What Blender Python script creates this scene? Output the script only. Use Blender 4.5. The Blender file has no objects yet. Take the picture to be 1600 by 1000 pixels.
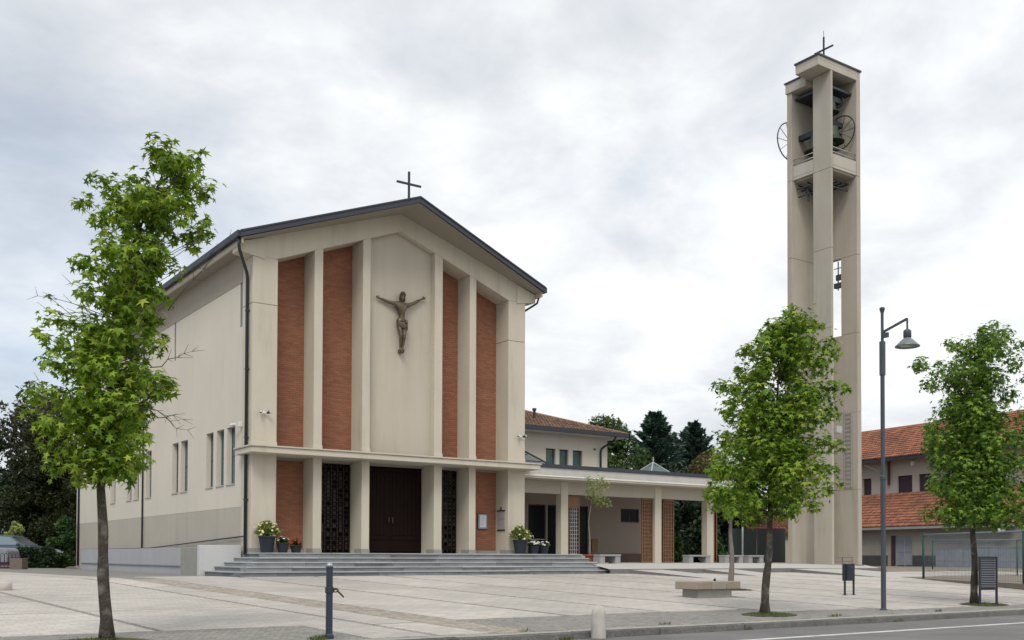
import bpy, bmesh, math, random
from mathutils import Vector, Matrix, Quaternion
random.seed(7)
rnd = random.Random(11)
C = bpy.context.scene.collection
scn = bpy.context.scene
R = math.radians

# ------------------------------------------------------------------ camera, sky, sun, exposure
RT = Vector((0.82086005, -0.57112009, 0.00325986))
FW = Vector((0.57092086, 0.8207012, 0.02233661))
UP = RT.cross(FW)
cam = bpy.data.cameras.new('camera')
cam.sensor_width = 36.0
cam.lens = 1609.64 / 1600 * 36
cam.shift_y = (833.85 - 500) / 1600
cam.clip_start = 0.1
cam.clip_end = 6000
co = bpy.data.objects.new('camera', cam)
C.objects.link(co)
M = Matrix((RT, UP, -FW)).transposed().to_4x4()
M.translation = Vector((-11.322, -30.138, -0.097))
co.matrix_world = M
scn.camera = co

SUN_EL, SUN_AZ = R(50), R(222)          # azimuth clockwise from +Y
world = bpy.data.worlds.new('World')
scn.world = world
world.use_nodes = True
wt = world.node_tree
wt.nodes.clear()
def wn(t, **k):
    n = wt.nodes.new(t)
    for a, b in k.items(): setattr(n, a, b)
    return n
def wl(a, b): wt.links.new(a, b)
sky = wn('ShaderNodeTexSky', sky_type='NISHITA', sun_disc=False, sun_elevation=SUN_EL, sun_rotation=SUN_AZ)
sky.air_density = 1.0; sky.dust_density = 0.6; sky.ozone_density = 1.5
tc = wn('ShaderNodeTexCoord')
sep = wn('ShaderNodeSeparateXYZ'); wl(tc.outputs['Generated'], sep.inputs[0])
def wm(op, a, b=None, c=None, clamp=False):
    n = wn('ShaderNodeMath', operation=op); n.use_clamp = clamp
    for i, x in enumerate((a, b, c)):
        if x is None: continue
        if isinstance(x, (int, float)): n.inputs[i].default_value = x
        else: wl(x, n.inputs[i])
    return n.outputs[0]
zc = wm('MAXIMUM', sep.outputs[2], 0.0)
den = wm('ADD', zc, 0.30)
px = wm('DIVIDE', sep.outputs[0], den); py = wm('DIVIDE', sep.outputs[1], den)
cmb = wn('ShaderNodeCombineXYZ'); wl(px, cmb.inputs[0]); wl(py, cmb.inputs[1])
def wnoise(scale, detail, rough, off, dist=0.0):
    mp = wn('ShaderNodeMapping'); mp.inputs['Location'].default_value = off
    wl(cmb.outputs[0], mp.inputs[0])
    n = wn('ShaderNodeTexNoise'); n.inputs['Scale'].default_value = scale; n.inputs['Detail'].default_value = detail
    n.inputs['Roughness'].default_value = rough; n.inputs['Distortion'].default_value = dist
    wl(mp.outputs[0], n.inputs['Vector']); return n.outputs[0]
def wramp(fac, stops):
    r = wn('ShaderNodeValToRGB'); e = r.color_ramp.elements
    while len(e) < len(stops): e.new(0.5)
    for i, (p, c) in enumerate(stops): e[i].position = p; e[i].color = (*c, 1)
    wl(fac, r.inputs[0]); return r.outputs[0]
n1 = wnoise(1.5, 10, 0.60, (3.1, 1.7, 0), 0.25)
n2 = wnoise(4.2, 8, 0.58, (9.4, 4.2, 0), 0.35)
n3 = wnoise(1.0, 6, 0.6, (0.4, 7.3, 0), 0.2)
# the cloud layer thins gradually towards the west (left of the view) and thickens towards the east
east = wm('MULTIPLY_ADD', sep.outputs[0], 0.82, wm('MULTIPLY', sep.outputs[1], -0.57))
low_ = wm('SUBTRACT', 1.0, wm('DIVIDE', zc, 0.22), None, True)
bright = wm('ADD', wm('MULTIPLY', low_, -0.085), wm('ADD', wm('ADD', wm('MULTIPLY', n1, 0.66), wm('MULTIPLY', n2, 0.34)), wm('MULTIPLY', east, 0.13)))
cloud = wramp(bright, [(0.35, (5.4, 5.7, 6.05)), (0.44, (6.4, 6.65, 6.95)), (0.52, (7.7, 7.85, 7.95)), (0.61, (9.1, 9.1, 9.1))])
mask = wramp(wm('ADD', n3, wm('MULTIPLY', east, 0.22)), [(0.30, (0.58, 0.58, 0.58)), (0.52, (0.97, 0.97, 0.97))])
skc = wn('ShaderNodeMixRGB', blend_type='MULTIPLY'); skc.inputs[0].default_value = 1.0
wl(sky.outputs[0], skc.inputs[1]); skc.inputs[2].default_value = (1.0, 1.0, 1.0, 1)
mix = wn('ShaderNodeMixRGB'); wl(mask, mix.inputs[0]); wl(skc.outputs[0], mix.inputs[1]); wl(cloud, mix.inputs[2])
bg = wn('ShaderNodeBackground'); bg.inputs['Strength'].default_value = 0.10
wl(mix.outputs[0], bg.inputs[0])
wo = wn('ShaderNodeOutputWorld'); wl(bg.outputs[0], wo.inputs[0])

sun = bpy.data.lights.new('sun', 'SUN')
sun.energy = 1.5; sun.angle = R(24); sun.color = (1.0, 0.955, 0.88)
so = bpy.data.objects.new('sun', sun); C.objects.link(so)
sd = Vector((math.sin(SUN_AZ) * math.cos(SUN_EL), math.cos(SUN_AZ) * math.cos(SUN_EL), math.sin(SUN_EL)))
so.rotation_euler = sd.to_track_quat('Z', 'Y').to_euler()
so.location = (0, 0, 60)

scn.view_settings.view_transform = 'Standard'
scn.view_settings.look = 'None'
scn.view_settings.exposure = 0.36
scn.view_settings.gamma = 1.0
scn.view_settings.use_curve_mapping = False
scn.cycles.max_bounces = 6

# ------------------------------------------------------------------ materials
MATS = {}
def mat(name, col, rough=0.85, var=0.10, scale=2.5, bump=0.0, bscale=60, streak=0.0, metal=0.0, rand=0.0, spec=0.3, fine=0.0, tint=None, grime=0.0):
    if name in MATS: return MATS[name]
    m = bpy.data.materials.new(name); m.use_nodes = True
    t = m.node_tree; N = t.nodes; b = N['Principled BSDF']
    b.inputs['Roughness'].default_value = rough; b.inputs['Metallic'].default_value = metal
    b.inputs['Specular IOR Level'].default_value = spec
    geo = N.new('ShaderNodeNewGeometry')
    def noise(sc, det, vec=None, ro=0.6):
        n = N.new('ShaderNodeTexNoise'); n.inputs['Scale'].default_value = sc; n.inputs['Detail'].default_value = det
        n.inputs['Roughness'].default_value = ro
        t.links.new(vec or geo.outputs['Position'], n.inputs['Vector']); return n.outputs[0]
    def math_(op, a, b_):
        n = N.new('ShaderNodeMath'); n.operation = op
        for i, x in enumerate((a, b_)):
            if isinstance(x, (int, float)): n.inputs[i].default_value = x
            else: t.links.new(x, n.inputs[i])
        return n.outputs[0]
    f = math_('MULTIPLY', math_('SUBTRACT', noise(scale, 6), 0.5), 2 * var * 2)
    if fine: f = math_('ADD', f, math_('MULTIPLY', math_('SUBTRACT', noise(bscale, 3), 0.5), 2 * fine))
    if streak:
        mp = N.new('ShaderNodeMapping'); mp.inputs['Scale'].default_value = (2.1, 2.1, 0.15)
        t.links.new(geo.outputs['Position'], mp.inputs[0])
        f = math_('ADD', f, math_('MULTIPLY', math_('SUBTRACT', noise(1.4, 5, mp.outputs[0]), 0.5), 2 * streak))
    if rand:
        oi = N.new('ShaderNodeObjectInfo')
        r_ = math_('FRACT', math_('ADD', geo.outputs['Random Per Island'], oi.outputs['Random']), 0)
        f = math_('ADD', f, math_('MULTIPLY', math_('SUBTRACT', r_, 0.5), 2 * rand))
    f = math_('ADD', f, 1.0)
    mx = N.new('ShaderNodeMixRGB'); mx.blend_type = 'MULTIPLY'; mx.inputs[0].default_value = 1
    mx.inputs[1].default_value = (*col, 1)
    cb = N.new('ShaderNodeCombineXYZ')
    for i in range(3): t.links.new(f, cb.inputs[i])
    t.links.new(cb.outputs[0], mx.inputs[2])
    out = mx.outputs[0]
    if tint:
        m2 = N.new('ShaderNodeMixRGB'); t.links.new(out, m2.inputs[1]); m2.inputs[2].default_value = (*tint, 1)
        cr = N.new('ShaderNodeValToRGB'); cr.color_ramp.elements[0].position = 0.5; cr.color_ramp.elements[1].position = 0.72
        t.links.new(noise(scale * 0.7 + 0.3, 5), cr.inputs[0]); t.links.new(cr.outputs[0], m2.inputs[0]); out = m2.outputs[0]
    if grime:
        mp2 = N.new('ShaderNodeMapping'); mp2.inputs['Scale'].default_value = (1.25, 1.25, 0.13); mp2.inputs['Location'].default_value = (3.3, 1.2, 0.4)
        t.links.new(geo.outputs['Position'], mp2.inputs[0])
        c2 = N.new('ShaderNodeValToRGB'); c2.color_ramp.elements[0].position = 0.52; c2.color_ramp.elements[1].position = 0.78
        t.links.new(noise(1.5, 8, mp2.outputs[0], 0.68), c2.inputs[0])
        g_ = math_('MULTIPLY', c2.outputs[0], grime)
        m3 = N.new('ShaderNodeMixRGB'); m3.blend_type = 'MULTIPLY'; t.links.new(g_, m3.inputs[0]); t.links.new(out, m3.inputs[1]); m3.inputs[2].default_value = (0.55, 0.52, 0.47, 1)
        out = m3.outputs[0]
    t.links.new(out, b.inputs['Base Color'])
    if bump:
        bp = N.new('ShaderNodeBump'); bp.inputs['Strength'].default_value = bump; bp.inputs['Distance'].default_value = 0.02
        t.links.new(noise(bscale, 5), bp.inputs['Height']); t.links.new(bp.outputs[0], b.inputs['Normal'])
    MATS[name] = m
    return m

def leaf_mat(name, c1, c2, c3, transl=0.35, rough=0.45):
    if name in MATS: return MATS[name]
    m = bpy.data.materials.new(name); m.use_nodes = True
    t = m.node_tree; N = t.nodes; b = N['Principled BSDF']; o = N['Material Output']
    geo = N.new('ShaderNodeNewGeometry'); oi = N.new('ShaderNodeObjectInfo')
    ad = N.new('ShaderNodeMath'); ad.operation = 'ADD'
    t.links.new(geo.outputs['Random Per Island'], ad.inputs[0]); t.links.new(oi.outputs['Random'], ad.inputs[1])
    fr = N.new('ShaderNodeMath'); fr.operation = 'FRACT'; t.links.new(ad.outputs[0], fr.inputs[0])
    r = N.new('ShaderNodeValToRGB'); e = r.color_ramp.elements; e.new(0.5)
    for i, (p, c) in enumerate(((0.05, c1), (0.55, c2), (0.97, c3))): e[i].position = p; e[i].color = (*c, 1)
    t.links.new(fr.outputs[0], r.inputs[0])
    nz = N.new('ShaderNodeTexNoise'); nz.inputs['Scale'].default_value = 1.6; t.links.new(geo.outputs['Position'], nz.inputs['Vector'])
    mm = N.new('ShaderNodeMath'); mm.operation = 'MULTIPLY_ADD'; mm.inputs[1].default_value = 0.9; mm.inputs[2].default_value = 0.55
    t.links.new(nz.outputs[0], mm.inputs[0])
    mx = N.new('ShaderNodeMixRGB'); mx.blend_type = 'MULTIPLY'; mx.inputs[0].default_value = 1
    t.links.new(r.outputs[0], mx.inputs[1]); t.links.new(mm.outputs[0], mx.inputs[2])
    t.links.new(mx.outputs[0], b.inputs['Base Color'])
    b.inputs['Roughness'].default_value = rough; b.inputs['Specular IOR Level'].default_value = 0.25
    tr = N.new('ShaderNodeBsdfTranslucent'); t.links.new(mx.outputs[0], tr.inputs[0])
    ms = N.new('ShaderNodeMixShader'); ms.inputs[0].default_value = transl
    t.links.new(b.outputs[0], ms.inputs[1]); t.links.new(tr.outputs[0], ms.inputs[2]); t.links.new(ms.outputs[0], o.inputs['Surface'])
    MATS[name] = m
    return m

WALL = mat('cream_plaster', (0.60, 0.555, 0.47), 0.9, 0.05, 0.4, 0.15, 55, streak=0.0, fine=0.025, grime=0.16)
CONC = mat('beige_concrete', (0.525, 0.48, 0.395), 0.85, 0.06, 0.8, 0.15, 45, streak=0.07, fine=0.035, grime=0.5)
PANEL = mat('warm_grey_plaster', (0.475, 0.43, 0.355), 0.88, 0.05, 0.6, 0.12, 50, streak=0.10, fine=0.03, grime=0.35)
BAND = mat('taupe_plaster', (0.425, 0.39, 0.33), 0.9, 0.06, 0.6, 0.12, 55, streak=0.05, fine=0.025, grime=0.3)
TOWER = mat('tower_concrete', (0.415, 0.378, 0.315), 0.85, 0.08, 0.5, 0.2, 30, streak=0.14, fine=0.05, grime=0.5)
TOWERL = mat('tower_pale_concrete', (0.47, 0.435, 0.37), 0.85, 0.05, 1.0, 0.1, 40, streak=0.1, grime=0.4)
BRICK = mat('terracotta_brick', (0.275, 0.120, 0.071), 0.9, 0.10, 0.5, 0.2, 80, rand=0.13)
BRICKL = mat('dull_brick', (0.235, 0.088, 0.044), 0.9, 0.06, 1.2, 0.2, 80, rand=0.12)
MORTAR = mat('brick_mortar', (0.25, 0.118, 0.077), 0.95, 0.08, 3)
DARKM = mat('dark_metal', (0.022, 0.027, 0.038), 0.5, 0.12, 4, spec=0.5)
NAVY = mat('navy_sheet_metal', (0.026, 0.031, 0.045), 0.45, 0.1, 2, spec=0.5)
ROOFM = mat('roof_metal', (0.06, 0.06, 0.07), 0.5, 0.1, 2)
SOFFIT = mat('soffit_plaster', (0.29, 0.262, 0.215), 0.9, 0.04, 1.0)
WOODD = mat('dark_door_wood', (0.011, 0.0045, 0.0035), 0.7, 0.2, 3, 0.1, 30, streak=0.2, spec=0.12)
BLACK = mat('grille_iron', (0.005, 0.004, 0.0035), 0.7, 0.2, 6, spec=0.12)
BRONZEB = mat('bronze_lattice', (0.19, 0.105, 0.062), 0.55, 0.15, 5, metal=0.2)
GLASSD = mat('dark_glass', (0.008, 0.010, 0.012), 0.25, 0.05, 1, spec=0.15)
GLASSB = mat('blue_leaded_glass', (0.05, 0.10, 0.14), 0.15, 0.2, 3, spec=0.6)
GLASST = mat('teal_stained_glass', (0.035, 0.10, 0.095), 0.2, 0.5, 2.2, spec=0.5, tint=(0.14, 0.09, 0.04))
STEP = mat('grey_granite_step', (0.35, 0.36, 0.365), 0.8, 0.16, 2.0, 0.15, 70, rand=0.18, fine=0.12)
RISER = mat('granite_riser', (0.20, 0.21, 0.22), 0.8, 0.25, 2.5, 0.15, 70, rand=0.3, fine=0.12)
CBEN = mat('bench_concrete', (0.30, 0.30, 0.30), 0.9, 0.08, 3, 0.2, 50)
RAMPW = mat('blue_grey_render', (0.37, 0.37, 0.385), 0.9, 0.06, 0.9, 0.1, 60, streak=0.08)
WHITEW = mat('pale_grey_render', (0.52, 0.52, 0.52), 0.9, 0.05, 0.9, 0.1, 60, streak=0.06)
ASPH = mat('asphalt', (0.195, 0.19, 0.188), 0.95, 0.16, 0.5, 0.6, 160, fine=0.34, tint=(0.155, 0.152, 0.15))
GROUND = mat('earth_ground', (0.13, 0.125, 0.10), 0.95, 0.2, 0.3, 0.3, 40)
LINE = mat('road_paint', (0.60, 0.59, 0.57), 0.8, 0.2, 4, 0.3, 70, fine=0.4, tint=(0.36, 0.355, 0.35))
KERBT = mat('kerb_granite', (0.15, 0.145, 0.135), 0.9, 0.25, 4, 1.0, 28, rand=0.15, fine=0.5)  # darkened so the colour carries the shade on the kerb's upright face
KERBLIT = mat('skylit_kerb_top', (0.34, 0.33, 0.31), 0.9, 0.15, 3, 0.4, 45, rand=0.12, fine=0.2)  # paler kerb stone, with the sky light on its top painted in
SETT = mat('porphyry_sett', (0.25, 0.238, 0.22), 0.9, 0.10, 1.0, 0.4, 60, rand=0.13)
TANB = mat('tan_sett_band', (0.33, 0.295, 0.245), 0.9, 0.10, 1.5, 0.4, 60, rand=0.2)
GRAVEL = mat('brown_gravel', (0.215, 0.185, 0.15), 0.95, 0.12, 1.2, 0.6, 30, fine=0.25)
TERR = mat('terrace_stone', (0.44, 0.42, 0.395), 0.9, 0.06, 1.0, 0.2, 50, fine=0.06)
DKERB = mat('dark_edge_stone', (0.17, 0.165, 0.16), 0.9, 0.12, 3, 0.3, 50)
TILE = mat('red_roof_tile', (0.275, 0.115, 0.07), 0.85, 0.2, 0.45, 0.2, 40, rand=0.32, tint=(0.17, 0.085, 0.058))
TILEO = mat('old_roof_tile', (0.20, 0.115, 0.08), 0.9, 0.2, 1.0, 0.2, 40, rand=0.4, tint=(0.15, 0.135, 0.095))
TILEU = mat('tile_underlay', (0.12, 0.05, 0.03), 0.95)
BARK = mat('tree_bark', (0.062, 0.052, 0.041), 0.95, 0.30, 7, 1.0, 38, fine=0.6, tint=(0.20, 0.19, 0.16))
BARKT = mat('young_bark', (0.19, 0.165, 0.14), 0.95, 0.2, 7, 0.6, 40)
TWIG = mat('twig_bark', (0.09, 0.075, 0.062), 0.9, 0.15, 8)
LAMPM = mat('lamp_post_paint', (0.052, 0.062, 0.08), 0.45, 0.1, 3, spec=0.5)
BOLL = mat('bollard_paint', (0.022, 0.032, 0.055), 0.4, 0.12, 8, spec=0.5)
STEELP = mat('pale_metal', (0.42, 0.43, 0.44), 0.4, 0.08, 4, metal=0.4)
STONEP = mat('pale_stone', (0.46, 0.435, 0.40), 0.85, 0.10, 5, 0.2, 50, fine=0.08, tint=(0.32, 0.29, 0.25))
BENCHT = mat('bench_slab_stone', (0.32, 0.265, 0.205), 0.85, 0.14, 3, 0.2, 50, fine=0.1)
BENCHB = mat('bench_base_concrete', (0.29, 0.285, 0.26), 0.9, 0.1, 4, 0.2, 50)
POTD = mat('dark_planter', (0.022, 0.028, 0.038), 0.6, 0.1, 5)
POTT = mat('terracotta_pot', (0.28, 0.085, 0.04), 0.85, 0.1, 5)
SOIL = mat('potting_soil', (0.03, 0.022, 0.016), 1.0)
BRONZE = mat('dark_bronze', (0.125, 0.095, 0.062), 0.42, 0.35, 9, 0.3, 40, metal=0.45, spec=0.5, tint=(0.055, 0.045, 0.034))
BELLM = mat('bell_bronze_green', (0.065, 0.085, 0.06), 0.5, 0.2, 4, metal=0.5)
PINKW = mat('rosy_beige_plaster', (0.40, 0.335, 0.29), 0.9, 0.05, 1.0)
PBASE = mat('brown_plinth', (0.19, 0.13, 0.105), 0.9, 0.06, 1.0)
GREYST = mat('weathered_fascia', (0.45, 0.44, 0.42), 0.8, 0.12, 2.5, 0.1, 40, streak=0.1, fine=0.04)
WHITEP = mat('white_paint', (0.72, 0.70, 0.66), 0.6, 0.05, 4)
SLATE = mat('grey_zinc', (0.27, 0.285, 0.31), 0.55, 0.08, 3)
RWALL = mat('grey_block_wall', (0.315, 0.285, 0.25), 0.9, 0.10, 1.0, 0.3, 40, streak=0.1)
RWALLU = mat('mauve_plaster', (0.42, 0.37, 0.32), 0.9, 0.06, 1.0)
SHUT = mat('dark_shutter', (0.055, 0.035, 0.042), 0.7, 0.1, 3)
GREENP = mat('green_post_paint', (0.012, 0.07, 0.055), 0.5, 0.1, 5)
MESHW = mat('fence_wire', (0.12, 0.15, 0.155), 0.5, 0.1, 5)
RAILB = mat('blue_grey_rail', (0.13, 0.19, 0.21), 0.5, 0.1, 5)
TARP = mat('grey_panel', (0.25, 0.28, 0.32), 0.7, 0.15, 1.5, streak=0.15)
PAPER = mat('notice_paper', (0.60, 0.62, 0.68), 0.7, 0.03, 8)
CARP = mat('dark_blue_car_paint', (0.055, 0.085, 0.11), 0.25, 0.03, 3, spec=0.6)
CARS = mat('silver_cover', (0.22, 0.23, 0.255), 0.45, 0.06, 3)
RUBBER = mat('rubber', (0.012, 0.012, 0.013), 0.8)
BROWNB = mat('brown_concrete_box', (0.17, 0.13, 0.11), 0.9, 0.12, 5, 0.2, 40)
CHROME = mat('headlamp_glass', (0.5, 0.52, 0.55), 0.15, 0.05, 3, spec=0.7)
HILL = mat('far_hill', (0.07, 0.10, 0.09), 1.0, 0.1, 0.01)
LWOOD = mat('light_wood_board', (0.30, 0.20, 0.10), 0.7, 0.1, 5)
REDF = mat('dark_red_metal', (0.10, 0.02, 0.025), 0.6)
GRASS = leaf_mat('grass_blade', (0.06, 0.11, 0.022), (0.09, 0.15, 0.03), (0.17, 0.19, 0.07), 0.3)
LF_A = leaf_mat('sweetgum_leaf', (0.075, 0.145, 0.012), (0.195, 0.32, 0.025), (0.40, 0.50, 0.06), 0.40)
LF_B = leaf_mat('sweetgum_leaf_deep', (0.06, 0.13, 0.013), (0.16, 0.28, 0.024), (0.36, 0.46, 0.05), 0.40)
LF_C = leaf_mat('sweetgum_leaf_dark', (0.048, 0.115, 0.016), (0.125, 0.235, 0.028), (0.28, 0.40, 0.05), 0.38)
LF_OLIVE = leaf_mat('pale_olive_leaf', (0.17, 0.24, 0.06), (0.25, 0.31, 0.09), (0.33, 0.38, 0.14), 0.35)
LF_YEW = leaf_mat('dark_yew', (0.014, 0.023, 0.006), (0.026, 0.036, 0.009), (0.048, 0.050, 0.014), 0.15)
LF_DARK = leaf_mat('dark_evergreen', (0.014, 0.028, 0.014), (0.022, 0.042, 0.018), (0.036, 0.06, 0.024), 0.15)
LF_DEO = leaf_mat('deodar_needles', (0.03, 0.064, 0.052), (0.045, 0.088, 0.066), (0.07, 0.12, 0.075), 0.2)
LF_MID = leaf_mat('mid_green_leaf', (0.04, 0.075, 0.02), (0.065, 0.11, 0.03), (0.11, 0.16, 0.05), 0.25)
LF_BRN = leaf_mat('brownish_leaf', (0.07, 0.065, 0.03), (0.11, 0.09, 0.035), (0.15, 0.14, 0.045), 0.25)
LF_GREY = leaf_mat('grey_brown_leaf', (0.045, 0.048, 0.028), (0.07, 0.07, 0.04), (0.10, 0.10, 0.06), 0.25)
LF_SHR = leaf_mat('shrub_leaf', (0.018, 0.05, 0.012), (0.032, 0.08, 0.018), (0.08, 0.15, 0.035), 0.2)
LF_YEL = leaf_mat('variegated_leaf', (0.10, 0.15, 0.03), (0.20, 0.25, 0.06), (0.42, 0.43, 0.16), 0.3)
FLOW = mat('white_petals', (0.75, 0.73, 0.66), 0.7)
FLOWY = mat('cream_petals', (0.72, 0.66, 0.36), 0.7)
FLOWR = mat('red_petals', (0.45, 0.03, 0.03), 0.7)

def paving_mat(name, col, ang=R(5.0)):
    m = bpy.data.materials.new(name); m.use_nodes = True
    t = m.node_tree; N = t.nodes; b = N['Principled BSDF']; b.inputs['Roughness'].default_value = 0.9
    b.inputs['Specular IOR Level'].default_value = 0.2
    geo = N.new('ShaderNodeNewGeometry'); oi = N.new('ShaderNodeObjectInfo')
    mp = N.new('ShaderNodeMapping'); mp.inputs['Rotation'].default_value = (0, 0, -ang); t.links.new(geo.outputs['Position'], mp.inputs[0])
    br = N.new('ShaderNodeTexBrick'); br.inputs['Scale'].default_value = 1.0
    br.inputs['Brick Width'].default_value = 0.34; br.inputs['Row Height'].default_value = 0.17
    br.inputs['Mortar Size'].default_value = 0.007; br.inputs['Mortar Smooth'].default_value = 0.4; br.inputs['Bias'].default_value = 0.0
    br.inputs['Color1'].default_value = (0.9, 0.9, 0.9, 1); br.inputs['Color2'].default_value = (1.07, 1.065, 1.05, 1)
    br.inputs['Mortar'].default_value = (0.62, 0.60, 0.57, 1)
    t.links.new(mp.outputs[0], br.inputs['Vector'])
    n1 = N.new('ShaderNodeTexNoise'); n1.inputs['Scale'].default_value = 0.55; n1.inputs['Detail'].default_value = 7
    n2 = N.new('ShaderNodeTexNoise'); n2.inputs['Scale'].default_value = 26; n2.inputs['Detail'].default_value = 4
    for n in (n1, n2): t.links.new(geo.outputs['Position'], n.inputs['Vector'])
    def ma(op, a, b_, c=None):
        n = N.new('ShaderNodeMath'); n.operation = op
        for i, x in enumerate((a, b_, c)):
            if x is None: continue
            if isinstance(x, (int, float)): n.inputs[i].default_value = x
            else: t.links.new(x, n.inputs[i])
        return n.outputs[0]
    f = ma('MULTIPLY_ADD', n1.outputs[0], 0.50, 0.75)
    f = ma('ADD', f, ma('MULTIPLY', ma('SUBTRACT', n2.outputs[0], 0.5), 0.42))
    f = ma('ADD', f, ma('MULTIPLY', ma('SUBTRACT', oi.outputs['Random'], 0.5), 0.20))
    mx = N.new('ShaderNodeMixRGB'); mx.blend_type = 'MULTIPLY'; mx.inputs[0].default_value = 1
    mx.inputs[1].default_value = (*col, 1); t.links.new(br.outputs[0], mx.inputs[2])
    m2 = N.new('ShaderNodeMixRGB'); m2.blend_type = 'MULTIPLY'; m2.inputs[0].default_value = 1
    t.links.new(mx.outputs[0], m2.inputs[1]); t.links.new(f, m2.inputs[2]); t.links.new(m2.outputs[0], b.inputs['Base Color'])
    bp = N.new('ShaderNodeBump'); bp.inputs['Strength'].default_value = 0.35; bp.inputs['Distance'].default_value = 0.01
    t.links.new(ma('ADD', ma('MULTIPLY', n2.outputs[0], 0.7), ma('MULTIPLY', br.outputs['Fac'], -0.6)), bp.inputs['Height'])
    t.links.new(bp.outputs[0], b.inputs['Normal'])
    return m
PAVE = paving_mat('pale_paving', (0.455, 0.425, 0.39))

# ------------------------------------------------------------------ mesh helpers
class MB:
    def __init__(s): s.v = []; s.f = []
    def quad(s, *p):
        i = len(s.v); s.v += [tuple(q) for q in p]; s.f.append(tuple(range(i, i + len(p)))); return s
    def box(s, x0, x1, y0, y1, z0, z1):
        i = len(s.v)
        s.v += [(x0, y0, z0), (x1, y0, z0), (x1, y1, z0), (x0, y1, z0), (x0, y0, z1), (x1, y0, z1), (x1, y1, z1), (x0, y1, z1)]
        s.f += [tuple(i + k for k in q) for q in ((0, 3, 2, 1), (4, 5, 6, 7), (0, 1, 5, 4), (1, 2, 6, 5), (2, 3, 7, 6), (3, 0, 4, 7))]
        return s
    def obox(s, c, ax, ay, az):                                   # centre and three half-axis vectors
        i = len(s.v); c = Vector(c); ax = Vector(ax); ay = Vector(ay); az = Vector(az)
        for sz in (-1, 1):
            for sx, sy in ((-1, -1), (1, -1), (1, 1), (-1, 1)): s.v.append(tuple(c + ax * sx + ay * sy + az * sz))
        s.f += [tuple(i + k for k in q) for q in ((0, 3, 2, 1), (4, 5, 6, 7), (0, 1, 5, 4), (1, 2, 6, 5), (2, 3, 7, 6), (3, 0, 4, 7))]
        return s
    def bar(s, p0, p1, w, h=None):                                # square bar between two points
        p0 = Vector(p0); p1 = Vector(p1); d = p1 - p0; h = h or w
        u = d.normalized(); a = u.cross(Vector((0, 0, 1)))
        if a.length < 1e-4: a = Vector((1, 0, 0))
        a.normalize(); b = a.cross(u)
        return s.obox((p0 + p1) / 2, d / 2, a * w / 2, b * h / 2)
    def prism(s, poly, axis, a, b):                               # 2-D polygon extruded along an axis from a to b
        def P(p, t):
            return {'x': (t, p[0], p[1]), 'y': (p[0], t, p[1]), 'z': (p[0], p[1], t)}[axis]
        i = len(s.v); n = len(poly)
        s.v += [P(p, a) for p in poly] + [P(p, b) for p in poly]
        s.f += [tuple(range(i, i + n)), tuple(range(i + 2 * n - 1, i + n - 1, -1))]
        s.f += [(i + k, i + n + k, i + n + (k + 1) % n, i + (k + 1) % n) for k in range(n)]
        return s
    def tube(s, pts, r, n=8, cap=True):                           # r: number or list
        pts = [Vector(p) for p in pts]; k0 = len(s.v); m = len(pts)
        rs = r if isinstance(r, (list, tuple)) else [r] * m
        prev = None
        for j, p in enumerate(pts):
            d = (pts[min(j + 1, m - 1)] - pts[max(j - 1, 0)]).normalized()
            if prev is None:
                a = d.cross(Vector((0.3, 1, 0.1)));
                if a.length < 1e-3: a = d.cross(Vector((1, 0, 0)))
                a.normalize()
            else:
                a = (prev - d * prev.dot(d)).normalized()
            prev = a; b = d.cross(a)
            for q in range(n):
                t = 2 * math.pi * q / n
                s.v.append(tuple(p + (a * math.cos(t) + b * math.sin(t)) * rs[j]))
        for j in range(m - 1):
            for q in range(n):
                s.f.append((k0 + j * n + q, k0 + j * n + (q + 1) % n, k0 + (j + 1) * n + (q + 1) % n, k0 + (j + 1) * n + q))
        if cap:
            s.f.append(tuple(k0 + q for q in range(n - 1, -1, -1))); s.f.append(tuple(k0 + (m - 1) * n + q for q in range(n)))
        return s
    def lathe(s, prof, c, n=20):                                  # prof: list of (r, z)
        k0 = len(s.v)
        for r, z in prof:
            for q in range(n):
                t = 2 * math.pi * q / n
                s.v.append((c[0] + r * math.cos(t), c[1] + r * math.sin(t), c[2] + z))
        for j in range(len(prof) - 1):
            for q in range(n):
                s.f.append((k0 + j * n + q, k0 + j * n + (q + 1) % n, k0 + (j + 1) * n + (q + 1) % n, k0 + (j + 1) * n + q))
        s.f.append(tuple(k0 + q for q in range(n - 1, -1, -1))); j = len(prof) - 1
        s.f.append(tuple(k0 + j * n + q for q in range(n)))
        return s
    def ring(s, c, u, v, R_, r, n=28, m=6):                       # torus in the plane u, v
        c = Vector(c); u = Vector(u).normalized(); v = Vector(v).normalized(); w = u.cross(v); k0 = len(s.v)
        for i in range(n):
            t = 2 * math.pi * i / n; d = u * math.cos(t) + v * math.sin(t)
            for j in range(m):
                p = 2 * math.pi * j / m
                s.v.append(tuple(c + d * (R_ + r * math.cos(p)) + w * r * math.sin(p)))
        for i in range(n):
            for j in range(m):
                s.f.append((k0 + i * m + j, k0 + ((i + 1) % n) * m + j, k0 + ((i + 1) % n) * m + (j + 1) % m, k0 + i * m + (j + 1) % m))
        return s

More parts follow.
